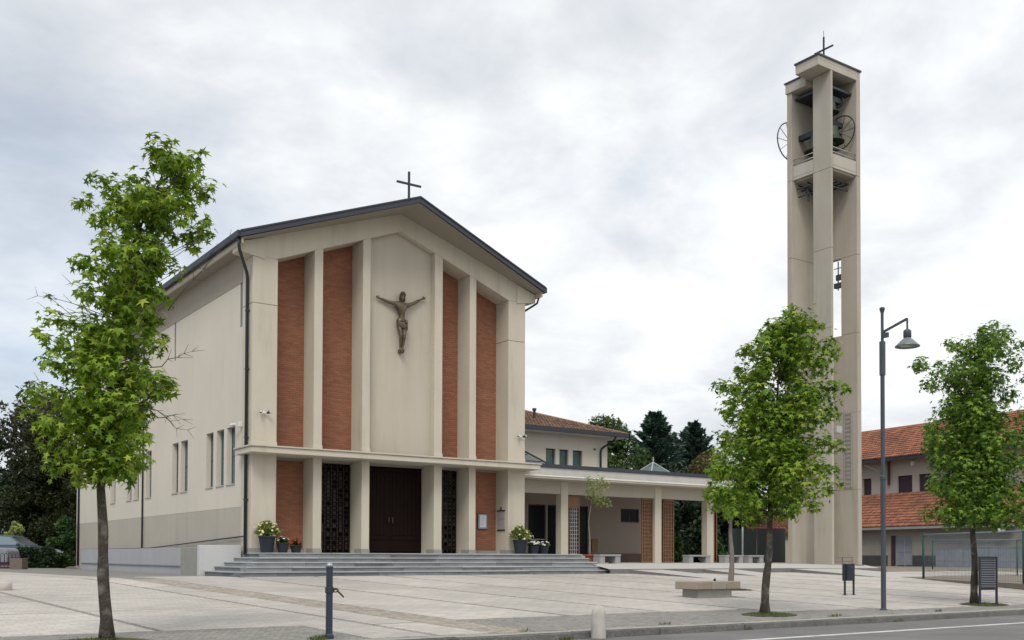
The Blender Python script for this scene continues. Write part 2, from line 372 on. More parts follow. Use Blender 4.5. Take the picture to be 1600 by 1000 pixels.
ORG = {}
def link(o, parent=None):
    C.objects.link(o)
    if parent is not None: o.parent = parent
    return o
def tags(o, label=None, cat=None, group=None, kind=None):
    if label: o['label'] = label
    if cat: o['category'] = cat
    if group: o['group'] = group
    if kind: o['kind'] = kind
    return o
def thing(name, label, cat, loc=(0, 0, 0), rotz=0.0, group=None):
    o = bpy.data.objects.new(name, None); o.empty_display_size = 0.2
    C.objects.link(o); o.location = loc; o.rotation_euler = (0, 0, rotz)
    ORG[o.name] = Vector(loc) if rotz == 0 else Vector((0, 0, 0))
    return tags(o, label, cat, group)
def add(name, mb, m, parent=None, smooth=False, kind=None, label=None, bevel=0.0, local=False):
    me = bpy.data.meshes.new(name)
    org = ORG.get(parent.name, Vector((0, 0, 0))) if (parent is not None and not local) else Vector((0, 0, 0))
    vs = mb.v if org.length == 0 else [(a - org.x, b - org.y, c - org.z) for a, b, c in mb.v]
    me.from_pydata(vs, [], mb.f); me.update()
    if smooth: me.polygons.foreach_set('use_smooth', [True] * len(me.polygons))
    me.materials.append(m)
    bm = bmesh.new(); bm.from_mesh(me); bmesh.ops.recalc_face_normals(bm, faces=bm.faces)
    if bevel: bmesh.ops.bevel(bm, geom=[e for e in bm.edges if e.calc_face_angle(0) > 0.5], offset=bevel, segments=1, affect='EDGES')
    bm.to_mesh(me); bm.free()
    o = bpy.data.objects.new(name, me); link(o, parent)
    ORG[o.name] = org
    if kind: o['kind'] = kind
    if label: o['label'] = label
    return o
def solo(name, mb, m, label, cat, group=None, **k):
    return tags(add(name, mb, m, None, **k), label, cat, group)
def place(name, mesh, parent, mw):                               # a linked piece sharing mesh data
    o = bpy.data.objects.new(name, mesh); C.objects.link(o)
    if parent is not None: o.parent = parent
    o.matrix_local = mw
    return o
def dup(root, loc, rotz=None, label=None):
    def cp(o, parent):
        c = o.copy(); C.objects.link(c); c.parent = parent
        for ch in list(o.children): cp(ch, c)
        return c
    r = cp(root, None); r.location = loc
    if rotz is not None: r.rotation_euler = (0, 0, rotz)
    if label: r['label'] = label
    return r

# ------------------------------------------------------------------ the ground
SL = 0.0338
def gz(y):
    if y <= -18.0: return -1.2
    return min(-1.2 + SL * (y + 18.0), -0.683)
mb = MB()
prof = [(-700, -1.40), (-18.05, -1.40), (-17.9, -1.25), (-2.7, -0.74), (900, -0.74)]
for (y0, z0), (y1, z1) in zip(prof, prof[1:]): mb.quad((-900, y0, z0), (900, y0, z0), (900, y1, z1), (-900, y1, z1))
add('ground', mb, GROUND, kind='structure')
add('road', MB().box(-120, 160, -27.5, -18.11, -1.39, -1.32), ASPH, kind='structure')
road_line = MB().box(-60, 120, -19.68, -19.55, -1.325, -1.315)
add('road_marking', road_line, LINE, kind='structure')
mb = MB()
for (x0, x1, ya, yb) in ((-40, 60, -17.82, -2.7), (-60, -1.31, -2.7, 40), (10.9, 80, -2.7, 40)):
    mb.quad((x0, ya, gz(ya) - 0.012), (x1, ya, gz(ya) - 0.012), (x1, yb, gz(yb) - 0.012), (x0, yb, gz(yb) - 0.012))
plaza = add('plaza', mb, SETT, kind='structure')

# paving panels: a grid turned 6.5 degrees, clipped to the plaza
TH = R(5.0); CT, ST = math.cos(TH), math.sin(TH)
def ab(a, b): return (0.93 + a * CT - b * ST, -3.0 + a * ST + b * CT)
def clip(poly, nx, ny, d):                                       # keep nx*x + ny*y <= d
    out = []
    for i in range(len(poly)):
        p, q = poly[i], poly[(i + 1) % len(poly)]
        dp = nx * p[0] + ny * p[1] - d; dq = nx * q[0] + ny * q[1] - d
        if dp <= 0: out.append(p)
        if (dp < 0) != (dq < 0):
            t = dp / (dp - dq); out.append((p[0] + (q[0] - p[0]) * t, p[1] + (q[1] - p[1]) * t))
    return out
def panel(poly, m, name='paving_panel', h=0.006, off=0.0):
    if len(poly) < 3: return
    ar = abs(sum(poly[i][0] * poly[(i + 1) % len(poly)][1] - poly[(i + 1) % len(poly)][0] * poly[i][1] for i in range(len(poly)))) / 2
    if ar < 0.12: return
    mb = MB(); n = len(poly)
    top = [(x, y, gz(y) + h + off) for x, y in poly]; bot = [(x, y, gz(y) - 0.02) for x, y in poly]
    mb.v = top + bot
    mb.f = [tuple(range(n))] + [(k, n + k, n + (k + 1) % n, (k + 1) % n) for k in range(n)]
    add(name, mb, m, plaza)
AL = [-40, -34, -28, -22, -17, -13, -9.25, -6.2, -5.30, -4.62, -2.25, 0, 2.25, 5.05, 7.7, 10.1, 12.6, 15.0, 17.5, 20.0, 22.6, 25.2, 28, 31, 34]
G = 0.055
prng = random.Random(3)
for i in range(len(AL) - 1):
    left = AL[i] < -5.25
    gg = G if left else .078
    a0, a1 = AL[i] + gg, AL[i + 1] - gg
    band = abs(AL[i] + 5.30) < 0.01
    if band: continue
    if left: BL = [-16, -12.6, -8.8, -6.3, -4.9, -2.9, 0.2, 4, 8, 13, 20, 28, 38]
    else: BL = [-17, -13.4, -9.6 - 0.5 * prng.random(), -4.8 - prng.random(), 2]
    if AL[i] > 9: BL = [-26, -21, -17, -13.4, -10.4, -7.2, -4, 2]
    for b0, b1 in zip(BL, BL[1:]):
        g2 = 0.03 if left else 0.014
        poly = [ab(a0, b0 + g2), ab(a1, b0 + g2), ab(a1, b1 - g2), ab(a0, b1 - g2)]
        lim = -17.82 if AL[i] == -6.2 else (-15.85 if AL[i] < 1.9 else (-16.6 if AL[i] < 4.9 else -17.15))
        poly = clip(poly, 0, -1, -lim)
        lo = clip(poly, 0, 1, -2.7)
        hi = clip(poly, 0, -1, 2.7)
        if lo: panel(lo, PAVE)
        if hi:
            hl = clip(hi, 1, 0, -1.45)
            if hl: panel(hl, PAVE)
w_ = clip(clip([ab(-7.2, -12.0), ab(-6.26, -12.0), ab(-6.26, -16), ab(-7.2, -16)], 0, 1, -15.87), 0, -1, 17.8)
panel(w_, PAVE)
# pale wedge that runs down to the kerb, and the tan band of setts beside it
def sett_mesh(name):
    mb = MB(); i = 0.047; t = 0.040
    mb.v = [(-i, -i, -.02), (i, -i, -.02), (i, i, -.02), (-i, i, -.02), (-i, -i, .004), (i, -i, .004), (i, i, .004), (-i, i, .004), (-t, -t, .011), (t, -t, .011), (t, t, .011), (-t, t, .011)]
    mb.f = [(0, 1, 5, 4), (1, 2, 6, 5), (2, 3, 7, 6), (3, 0, 4, 7), (4, 5, 9, 8), (5, 6, 10, 9), (6, 7, 11, 10), (7, 4, 8, 11), (8, 9, 10, 11)]
    return mb
def setts(parent, spots, m, name, nmax, rest_name):
    """spots: (x, y, angle), nearest to the camera first."""
    cx, cy = -11.3, -30.1
    spots.sort(key=lambda s: (s[0] - cx) ** 2 + (s[1] - cy) ** 2 + (0 if -9.4 < s[0] else 500))
    base = sett_mesh(name); me = bpy.data.meshes.new(name); me.from_pydata(base.v, [], base.f); me.materials.append(m); me.update()
    r = random.Random(5); rest = MB()
    for k, (x, y, a) in enumerate(spots):
        tilt = Matrix.Translation((x, y, gz(y) - 0.006 + r.uniform(-.003, .003))) @ Matrix.Rotation(a + r.uniform(-.06, .06), 4, 'Z') @ Matrix.Rotation(r.uniform(-.03, .03), 4, 'X') @ Matrix.Scale(r.uniform(.93, 1.03), 4)
        if k < nmax: place(name, me, parent, tilt)
        else:
            i = len(rest.v); rest.v += [tuple(tilt @ Vector(v)) for v in base.v]; rest.f += [tuple(i + q for q in f) for f in base.f]
    add(rest_name, rest, m, parent, kind='stuff')
sp = []
y = -17.86 + .05
row = 0
while y < -15.87:
    x = -11.0 + 0.05 * (row % 2)
    while x < 30:
        lim = -15.87 if x < 2.0 else (-16.6 if x < 5.4 else -17.17)
        aa = (x - .93) * CT + (y + 3) * ST
        if y < lim and not (-7.3 < aa < -4.58): sp.append((x, y, 0))
        x += 0.1
    y += 0.1; row += 1
setts(plaza, sp, SETT, 'sett', 300, 'sett_strip')
sp = []
a = -5.25
while a < -4.65:
    b = -15.2
    while b < 0.0:
        X, Y = ab(a, b)
        if Y > -17.8: sp.append((X, Y, TH))
        b += 0.1
    a += 0.1
setts(plaza, sp, TANB, 'tan_sett', 0, 'tan_sett_band')

# kerb of long granite stones
kerb = bpy.data.objects.new('kerb', None); C.objects.link(kerb); kerb['kind'] = 'structure'
x = -20.6; r = random.Random(9)
while x < 44:
    L = r.uniform(1.75, 2.05)
    z1 = -1.197 + r.uniform(-.006, .006)
    if True:
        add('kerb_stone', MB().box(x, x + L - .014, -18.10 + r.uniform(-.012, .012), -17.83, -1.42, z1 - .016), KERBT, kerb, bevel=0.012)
        add('skylit_top', MB().box(x + .004, x + L - .02, -18.07 + r.uniform(-.012, .012), -17.835, z1 - .015, z1), KERBLIT, kerb, bevel=.006)  # thin pale slab: painted sky light over the shade-dark stone
    x += L
# gravel yard to the right of the plaza
mb = MB()
pts = [(26.2, 30), (25.6, 0), (22.4, -7.4), (19.0, -13.4), (14.2, -21.0), (60, -21), (60, 30)]
mb.v = [(x, y, max(gz(y), -0.9 - 0.004 * (x - 20)) + 0.02) for x, y in pts]; mb.f = [tuple(range(len(pts)))]
mb2 = MB()
for (xa, ya), (xb, yb) in zip(pts[:4], pts[1:5]):
    za = max(gz(ya), -0.90); zb = max(gz(yb), -0.90)
    mb2.quad((xa, ya, za + .02), (xb, yb, zb + .02), (60, yb, zb + .02), (60, ya, za + .02))
    mb2.quad((xa, ya, za + .02), (xb, yb, zb + .02), (xb, yb, -1.5), (xa, ya, -1.5))
mb2.quad((27.39, -2.7, -.58), (27.39, 30, -.36), (37, 30, -.655), (37, -2.7, -.655)); mb2.quad((27.39, -2.7, -.58), (37, -2.7, -.655), (37, -3.2, -.70), (27.0, -3.2, -.70))
add('gravel_yard', mb2, GRAVEL, kind='structure')

# ------------------------------------------------------------------ church
church = thing('church', 'beige gabled church with brick recesses and a dark overhanging roof', 'church', (5.1, 0, 0))
PX = [(0.0, 0.80), (2.02, 2.31), (3.71, 3.99), (6.42, 6.73), (7.83, 8.10), (9.47, 10.20)]
W = 10.20; MID = W / 2
def ztop(x): return 9.07 + 0.382 * (min(x, W - x) - 0.72)        # underside of the gable beam over the recesses
def zface(x): return 9.575 + 0.342 * min(x, W - x)               # where facade meets the soffit
# body behind the facade
body = MB().prism([(0.02, -0.9), (W - .02, -0.9), (W - .02, 9.5), (MID, 11.2), (0.02, 9.5)], 'y', 0.95, 23.6)
# side wall with real openings: build it from strips
WIN = [(3.48, 4.19), (2.45, 3.16), (1.42, 2.18), (7.27, 8.0), (6.19, 7.0), (10.7, 11.46), (12.48, 13.22), (13.56, 14.33), (16.17, 16.94), (18.3, 19.05)]
WZ0, WZ1 = 2.18, 4.0
SLIT = [(0.87, 1.08), (7.70, 7.90), (14.6, 14.8)]
ws = sorted(WIN)
mb = MB()
def sidewall(z0, z1, cuts, ya=0.86, yb=23.6, x0=0.0, x1=0.19):
    y = ya
    for a, b in cuts + [(yb, None)]:
        mb.box(x0, x1, y, a, z0, z1); y = b
sidewall(1.425, WZ0, []); sidewall(WZ0, WZ1, ws); sidewall(WZ1, 7.04, []); sidewall(7.04, 8.42, SLIT)
add('wall', mb, WALL, church)
mb = MB().box(-0.012, 0.19, 0.86, 23.6, 8.424, 9.42)
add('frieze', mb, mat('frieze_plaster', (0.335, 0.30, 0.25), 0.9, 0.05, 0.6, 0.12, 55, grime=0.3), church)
mb = MB().box(0.003, 0.19, 0.86, 23.6, -0.9, 1.42)
add('wall_base', mb, BAND, church)
inner = MB().prism([(0.215, -0.9), (W - .02, -0.9), (W - .02, 9.5), (MID, 11.2), (0.215, 9.5)], 'y', 1.4, 23.58)
add('rear_wall', inner, WALL, church)
for i, (a, b) in enumerate(ws):
    w = add('window', MB().box(0.165, 0.185, a + .002, a + .05, WZ0 + .05, WZ1 - .002).box(0.165, 0.185, b - .05, b - .002, WZ0 + .05, WZ1 - .002).box(0.165, 0.185, a + .002, b - .002, WZ0 + .002, WZ0 + .05).box(0.167, 0.183, a + .05, b - .05, (WZ0 + WZ1) / 2 - .015, (WZ0 + WZ1) / 2 + .015), DARKM, church)
    add('pane', MB().box(0.172, 0.179, a + .052, b - .052, WZ0 + .052, WZ1 - .004), GLASSB, w)
    add('sill', MB().box(-0.03, 0.162, a - .02, b + .02, WZ0 - .035, WZ0 + .003), BAND, w)
for a, b in SLIT:
    add('slit_window', MB().box(0.02, 0.05, a + .002, b - .002, 7.042, 8.418), GLASSB, church)
# facade pillars
for i, (a, b) in enumerate(PX):
    top = ztop((a + b) / 2)
    z1 = 9.42 if i in (0, 5) else min(ztop(a), ztop(b)) - 0.004
    zc = 3.6
    if i in (0, 5):
        add('pillar', MB().box(a, b, 0, 0.86, -0.02, 7.62), CONC, church, bevel=0.012)
        add('pillar', MB().box(a, b, 0, 0.86, 7.632, 9.06), CONC, church, bevel=0.012)
        xa, xb = (a, b)
    else:
        d = 0.86
        add('pillar', MB().box(a, b, 0, d, -0.02, top - .12 if top > 10 else z1), CONC, church, bevel=0.012) if False else add('pillar', MB().prism([(a, -0.02), (b, -0.02), (b, ztop(b) - .003), (a, ztop(a) - .003)], 'y', 0, d), CONC, church, bevel=0.012)
    add('pillar_base', MB().box(a - .006, b + .006, -0.012, 0.5, 0.0, 0.14), BENCHB, church)
for i, (a, b) in enumerate(PX): add('pillar_foot', MB().box(a - .014, b + .014, -.016, .3, 3.228, 3.40), CONC, church, bevel=.008)
# gable beam above the recesses
poly = [(0.0, 9.063), (0.80, 9.063), (0.80, ztop(0.80)), (MID, ztop(MID)), (W - .80, ztop(W - .80)), (W - .73, 9.063), (W, 9.063), (W, zface(0)), (MID, zface(MID)), (0, zface(0))]
poly = [(0.0, 9.063), (0.72, 9.063), (MID, ztop(MID)), (W - .72, 9.063), (W, 9.063), (W, zface(0)), (MID, zface(MID)), (0, zface(0))]
mb = MB()
for s_ in (0, 1):
    h = [(0.0, 9.063), (0.72, 9.063), (MID, ztop(MID)), (MID, zface(MID)), (0, zface(0))]
    if s_: h = [(W - p[0], p[1]) for p in h][::-1]
    mb.prism(h, 'y', 0.0, 0.86)
add('gable_beam', mb, CONC, church)
# corner brackets under the eaves
for a, b in ((-0.47, 0.38), (W - 0.38, W + 0.42)):
    s = -1 if a < 0 else 1
    pl = [(a, 9.02 + (0.10 if s > 0 else .12)), (b, 9.02 + (0.10 if s > 0 else -.02)), (b, 9.41 + (0.26 if s < 0 else 0)), (a, 9.41 + (0.26 if s > 0 else 0))]
    if s > 0: pl = [(a, 9.00), (b, 9.12), (b, 9.41), (a, 9.67)]
    add('eave_bracket', MB().prism(pl, 'y', -0.035, 0.5), CONC, church, bevel=0.008)
# centre panel and brick panels
mb = MB()
h = [(3.992, 3.25), (6.418, 3.25), (6.418, ztop(6.418) - .004), (MID, ztop(MID) - .004), (3.992, ztop(3.992) - .004)]
add('centre_panel', MB().prism(h, 'y', 0.26, 0.9), PANEL, church)
BR = bpy.data.meshes.new('brick')
bb = MB(); hx, hz = .114, .029
bb.v = [(-hx, 0, -hz), (hx, 0, -hz), (hx, 0, hz), (-hx, 0, hz), (-hx + .005, -.006, -hz + .004), (hx - .005, -.006, -hz + .004), (hx - .005, -.006, hz - .004), (-hx + .005, -.006, hz - .004)]
bb.f = [(0, 1, 5, 4), (1, 2, 6, 5), (2, 3, 7, 6), (3, 0, 4, 7), (4, 5, 6, 7)]
BR.from_pydata(bb.v, [], bb.f); BR.materials.append(BRICK); BR.update()
count = [0]
def brick_panel(x0, x1, y, z0, zt, quota):
    """zt(x): top height; mortar bed with every brick proud of it."""
    xm = [x0, x1]
    if x0 < MID < x1: xm = [x0, MID, x1]
    poly = [(x0, z0), (x1, z0)] + [(x, zt(x)) for x in reversed(xm)]
    p = add('brick_panel', MB().prism(poly, 'y', y, 0.93), MORTAR, church)
    org = ORG[p.name]; rest = MB(); r = random.Random(int(x0 * 100)); row = 0; z = z0 + .035; got = 0
    while z < max(zt(x0), zt(x1)):
        x = x0 + .118 + (0.121 if row % 2 else 0) - 0.001
        if row % 2: cells = [(x0 + .055, .46)]
        else: cells = []
        while x + .114 < x1: cells.append((x, 1.0)); x += .242
        rem = x1 - (x - .114)
        if rem > .06: cells.append(((x - .114 + x1) / 2, (rem - .008) / .228))
        for cx, sx in cells:
            if z + .03 > zt(cx - .1) or z + .03 > zt(cx + .1): continue
            mw = Matrix.Translation((cx, y + r.uniform(-.004, .003), z + r.uniform(-.002, .002))) @ Matrix.Diagonal((sx, 1, 1, 1))
            if got < quota:
                place('brick', BR, p, Matrix.Translation(-org) @ mw); got += 1
            else:
                i = len(rest.v); rest.v += [tuple(mw @ Vector(v)) for v in bb.v]; rest.f += [tuple(i + q for q in f) for f in bb.f]
        z += .070; row += 1
    if rest.v: add('brickwork', rest, BRICK, p, kind='stuff')
tz = lambda x: ztop(x) - .004
brick_panel(0.802, 2.018, 0.80, 3.25, tz, 60)
brick_panel(2.312, 3.708, 0.80, 3.25, tz, 60)
brick_panel(6.732, 7.828, 0.80, 3.25, tz, 50)
brick_panel(8.102, 9.468, 0.80, 3.25, tz, 50)
brick_panel(0.802, 2.018, 0.78, 0.12, lambda x: 2.93, 45)
brick_panel(8.102, 9.468, 0.78, 0.12, lambda x: 2.93, 35)
add('brick_plinth', MB().box(0.80, 2.02, 0.72, 0.9, 0, 0.12).box(8.1, 9.47, 0.72, 0.9, 0, 0.12), BENCHB, church)
# entrance canopy
mb = MB().box(-0.24, 10.44, -0.63, 0.78, 3.0, 3.17)
add('canopy', mb, CONC, church, bevel=0.012)
add('canopy_coping', MB().box(-0.28, 10.48, -0.67, 0.79, 3.174, 3.225), TOWERL, church, bevel=0.008)
add('lintel', MB().box(0.80, 9.47, 0.70, 0.93, 2.93, 3.0), SOFFIT, church)
add('canopy_flashing', MB().box(3.6, 7.0, -0.02, 0.25, 3.228, 3.27), DARKM, church)
# doors
def leaf(x0, x1, flip):
    d = add('door', MB().box(x0, x1, 0.875, 0.93, 0.03, 2.92), WOODD, church)
    n = 7; w = (x1 - x0 - .16) / n
    for k in range(n):
        add('plank', MB().box(x0 + .08 + k * w + .006, x0 + .08 + (k + 1) * w - .006, 0.858, 0.876, 0.62, 2.74), WOODD, d, bevel=0.004)
    add('door_rail', MB().box(x0 + .03, x1 - .03, 0.846, 0.876, 0.46, 0.58).box(x0 + .03, x1 - .03, 0.85, 0.876, 0.06, 0.14).box(x0 + .03, x1 - .03, 0.85, 0.876, 2.78, 2.88), WOODD, d, bevel=0.006)
    hx = x1 - .07 if not flip else x0 + .07
    add('handle', MB().tube([(hx, .86, 1.02), (hx, .80, 1.04), (hx, .79, 1.2), (hx, .86, 1.23)], .014, 6), BRONZE, d, smooth=True)
leaf(3.995, 5.20, False); leaf(5.206, 6.415, True)
def grille(x0, x1):
    b = add('side_door', MB().box(x0, x1, 0.90, 0.93, 0.02, 2.92), BLACK, church)
    mb = MB(); r = random.Random(int(x0 * 10)); n = 6
    for k in range(n + 1):
        xx = x0 + .03 + (x1 - x0 - .06) * k / n
        mb.box(xx - .012, xx + .012, 0.80, 0.845, 0.04, 2.9)
    z = .12
    while z < 2.85:
        mb.box(x0 + .02, x1 - .02, 0.805, 0.842, z, z + .014)
        for k in range(n):
            xx = x0 + .03 + (x1 - x0 - .06) * (k + .5) / n
            s = r.uniform(.03, .055)
            if r.random() < .75: mb.obox((xx, .815, z + .07), (s, 0, 0), (0, .018, 0), (0, 0, s * r.uniform(.7, 1.1)))
        z += .142
    add('grille', mb, mat('grille_bronze', (0.03, 0.021, 0.016), 0.5, 0.7, 9, metal=0.2, spec=0.35), b)
grille(2.325, 3.70); grille(6.745, 7.82)
# roof with a prow: it projects further at the ridge than at the eaves
EX = 0.52; YR, YE = -1.24, -0.42; ZE = 9.40; ZR = 9.40 + .342 * (MID + EX); T = 0.20; YB = 23.9
mb = MB()
for s in (0, 1):
    fx = (lambda x: x) if not s else (lambda x: W - x)
    e0 = (fx(-EX), YE); r0 = (MID, YR)
    a, b, c, d = (fx(-EX), YE, ZE), (MID, YR, ZR), (MID, YB, ZR), (fx(-EX), YB, ZE)
    add('roof_slab', MB().quad(a, b, c, d) if False else (lambda m_: (m_.v.extend([a, b, c, d] + [(p[0], p[1], p[2] + .02) for p in (a, b, c, d)]), m_.f.extend([(0, 1, 2, 3), (4, 7, 6, 5), (0, 4, 5, 1), (1, 5, 6, 2), (2, 6, 7, 3), (3, 7, 4, 0)]), m_)[-1])(MB()), SOFFIT, church)
    o = .05
    A = [(fx(-EX) + (-o if not s else o), YE - o, ZE + .024), (MID, YR - o, ZR + .024 + .0), (MID, YB, ZR + .024), (fx(-EX) + (-o if not s else o), YB, ZE + .024)]
    m_ = MB(); m_.v = A + [(p[0], p[1], p[2] + T) for p in A]
    m_.f = [(0, 1, 2, 3), (4, 7, 6, 5), (0, 4, 5, 1), (1, 5, 6, 2), (2, 6, 7, 3), (3, 7, 4, 0)]
    add('roof_covering', m_, NAVY, church)
    # a thin drip edge, proud of the roof edge
    p0 = Vector(A[0]) + Vector((0, -.012, T - .02)); p1 = Vector(A[1]) + Vector((0, -.012, T - .02))
    add('drip_edge', MB().bar(p0, p1, .03, .05), DARKM, church)
# eaves: pale fascia, level soffit, gutter
for s in (0, 1):
    q = (lambda x: x) if not s else (lambda x: W - x)
    xs = sorted((q(-EX + .02), q(-EX + .08))); add('eave_fascia', MB().box(xs[0], xs[1], YE + .05, YB - .1, 9.28, 9.47), CONC, church)
    xs = sorted((q(-EX + .081), q(-0.013))); add('soffit', MB().box(xs[0], xs[1], YE + .5, YB - .1, 9.30, 9.33), SOFFIT, church)
    xs = sorted((q(-EX - .13), q(-EX - .0)));
    add('gutter', MB().box(xs[0], xs[1], YE - .02, YB, 9.44, 9.62), DARKM, church)
# rainwater pipes
pipe = [(-0.56, -0.30, 9.46), (-0.56, -0.30, 9.22), (-0.50, -0.2, 9.1), (-0.12, 0.2, 8.55), (-0.075, 0.27, 8.42), (-0.075, 0.27, -0.05)]
add('downpipe', MB().tube(pipe, 0.05, 10), DARKM, church, smooth=True)
for yy in (11.75, 22.96): add('downpipe', MB().tube([(-.05, yy, 9.3), (-.05, yy, 0.1 if yy < 12 else -0.6)], .032 if yy < 12 else .05, 8), DARKM, church, smooth=True)
add('downpipe', MB().tube([(W + .5, -.2, 9.4), (W + .45, -.1, 9.1), (W + .05, .4, 8.75)], .04, 8), DARKM, church, smooth=True)
for zz in (1.6, 3.5, 5.6, 7.4): add('pipe_clip', MB().box(-.13, .0, .215, .325, zz, zz + .035), DARKM, church)
# cross on the ridge
add('roof_cross', MB().box(5.09, 5.15, -.55, -.49, ZR + .2, ZR + 1.28).box(4.66, 5.58, -.55, -.49, ZR + .90, ZR + .96) if False else MB().box(MID - .03, MID + .03, -.55, -.49, ZR + .15, ZR + 1.26).box(MID - .45, MID - .032, -.55, -.49, ZR + .82, ZR + .88).box(MID + .032, MID + .45, -.55, -.49, ZR + .82, ZR + .88), DARKM, church)
add('handrail', MB().tube([(-.07, 22.1, 0.17), (-.07, 10.5, 0.19), (-.07, 5.4, 0.35), (-.07, 0.45, 0.5)], .022, 6), DARKM, church, smooth=True)
# zinc lean-to on the right flank
add('lean_to', MB().prism([(10.22, 3.2), (13.5, 3.2), (10.9, 4.15), (10.22, 4.3)], 'y', 2.0, 6.5), SLATE, church)
for k in range(4): add('zinc_seam', MB().bar((10.24, 1.99, 3.36 + k * .24), (13.1 - k * .68, 1.99, 3.36 + k * .24), .012, .02), DARKM, church)
add('lean_to_coping', MB().bar((10.3, 2.02, 4.36), (10.95, 2.02, 4.22), .09, .06).bar((10.95, 2.02, 4.2), (13.5, 2.02, 3.26), .07, .05), DARKM, church)

# ------------------------------------------------------------------ ramp beside the church
ramp = thing('ramp_wall', 'blue grey ramp parapet running along the side of the church', 'wall', (-1.3, 8, -0.7))
add('parapet', MB().box(-1.30, -1.12, 2.47, 16.4, -0.9, 0.15), RAMPW, ramp, bevel=.008)
add('ledge', MB().box(-1.345, -1.305, 2.5, 16.4, -0.43, -0.39), SLATE, ramp)
add('end_pier', MB().box(-1.36, -1.10, 0.80, 2.46, -0.9, 0.16), BENCHB, ramp, bevel=.008)
add('ramp_floor', MB().prism([(2.0, -0.9), (16.4, -0.9), (16.4, -0.55), (2.0, -0.02)], 'x', -1.11, -0.02), RAMPW, ramp)
fw = solo('parapet_wall', MB().box(-1.37, -0.09, 0.56, 0.79, -0.9, 0.225), WHITEW, 'pale low wall closing the ramp beside the left end of the steps', 'wall', bevel=.01)

# ------------------------------------------------------------------ steps of granite slabs
steps = bpy.data.objects.new('church_steps', None); C.objects.link(steps); steps['kind'] = 'structure'
RI, TR = 0.1366, 0.30
xr = [11.85, 11.95, 12.08, 12.33, 12.75]
r = random.Random(21)
for k in range(5):
    z1 = -k * RI; z0 = z1 - RI - .01
    yf = -1.2 - k * TR; xl = -k * TR
    # front slabs
    x = xl
    first = True
    while x < xr[k] - .05:
        L = r.uniform(1.2, 2.4) if not first else 1.1 + .25 * (4 - k)
        x2 = min(x + L, xr[k]);
        if xr[k] - x2 < .5: x2 = xr[k]
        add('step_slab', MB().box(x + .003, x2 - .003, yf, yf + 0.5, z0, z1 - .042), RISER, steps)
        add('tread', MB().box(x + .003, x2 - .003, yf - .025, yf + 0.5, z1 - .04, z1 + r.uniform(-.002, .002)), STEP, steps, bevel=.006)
        x = x2; first = False
    # slabs turning back along the left side
    if k > 0 or True:
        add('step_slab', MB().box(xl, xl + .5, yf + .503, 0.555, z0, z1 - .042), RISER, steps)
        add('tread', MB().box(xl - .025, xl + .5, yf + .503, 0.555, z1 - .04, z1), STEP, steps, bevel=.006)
mb = MB().box(0.5, 11.85, -0.7, 0.9, -0.75, -0.003).box(0.0, 0.5, 0.556, .9, -.75, -.003).box(10.9, 13.3, 0.0, 6.4, -0.75, -0.001)
add('porch_floor', mb, STEP, steps)

# ------------------------------------------------------------------ terrace in front of the portico
mb = MB()
def terr(x0, x1, prof):
    for (ya, za), (yb, zb) in zip(prof, prof[1:]): mb.quad((x0, ya, za), (x1, ya, za), (x1, yb, zb), (x0, yb, zb))
terr(11.88, 21.7, [(-2.7, -0.52), (-1.7, -0.345), (0.5, -0.33), (30, -0.30)])
for x0, x1, d0, d1 in ((21.7, 23.6, 0, .02), (23.6, 27.4, .02, .05)):
    for (ya, za), (yb, zb) in zip([(-2.7, -0.52), (-1.7, -0.36), (0.5, -0.33), (30, -0.30)], [(-1.7, -0.36), (0.5, -0.33), (30, -0.30)]):
        mb.quad((x0, ya, za - d0), (x1, ya, za - d1), (x1, yb, zb - d1), (x0, yb, zb - d0))
add('terrace', mb, TERR, kind='structure')
add('terrace_edge', MB().box(11.9, 27.4, -2.78, -2.702, -0.9, -0.53), DKERB, kind='structure')
# two low ramps with dark cheeks in front of the terrace
mb = MB(); mb2 = MB()
for (xa, ya), (xb, yb), w in (((12.8, -2.785), (13.3, -6.2), 1.5), ((16.4, -2.785), (16.75, -5.2), 1.6), ((21.3, -2.785), (21.6, -6.9), 3.4)):
    zb = gz(yb) + .004
    q = [(xa, ya, -.545), (xa + w, ya, -.545), (xb + w, yb, zb), (xb, yb, zb)]
    mb.quad(*q)
    mb2.quad((xa, ya, -.548), (xb, yb, zb - .004), (xb, yb, -1.1), (xa, ya, -1.1))
    mb2.quad((xa + w, ya, -.548), (xb + w, yb, zb - .004), (xb + w, yb, -1.1), (xa + w, ya, -1.1))
add('access_ramp', mb, TERR, kind='structure')
add('ramp_edge', mb2, DKERB, kind='structure')

# ------------------------------------------------------------------ portico
port = thing('portico', 'low flat roofed portico joining the right side of the church', 'portico', (16, 2, -0.33))
XE = 21.9
add('roof_slab', MB().box(10.25, XE, 0.24, 6.6, 2.92, 3.19), GREYST, port)
add('fascia_lip', MB().box(10.22, XE + .04, 0.18, 6.6, 2.78, 2.915), TOWERL, port, bevel=.01)
add('lip_moulding', MB().box(10.22, XE + .06, 0.15, .18, 2.86, 2.905), WHITEP, port)
add('roof_edge', MB().box(10.9, XE + .03, 0.20, 6.62, 3.194, 3.33), NAVY, port)
add('beam', MB().box(10.22, 21.2, 1.03, 1.30, 2.30, 2.777), BAND, port)
for x0, x1, zb in ((12.62, 12.96, 0.0), (17.45, 17.81, -.34), (20.43, 20.82, -.34)):
    add('pillar', MB().box(x0, x1, 1.0, 1.34, zb - .05, 2.776), CONC, port, bevel=.01)
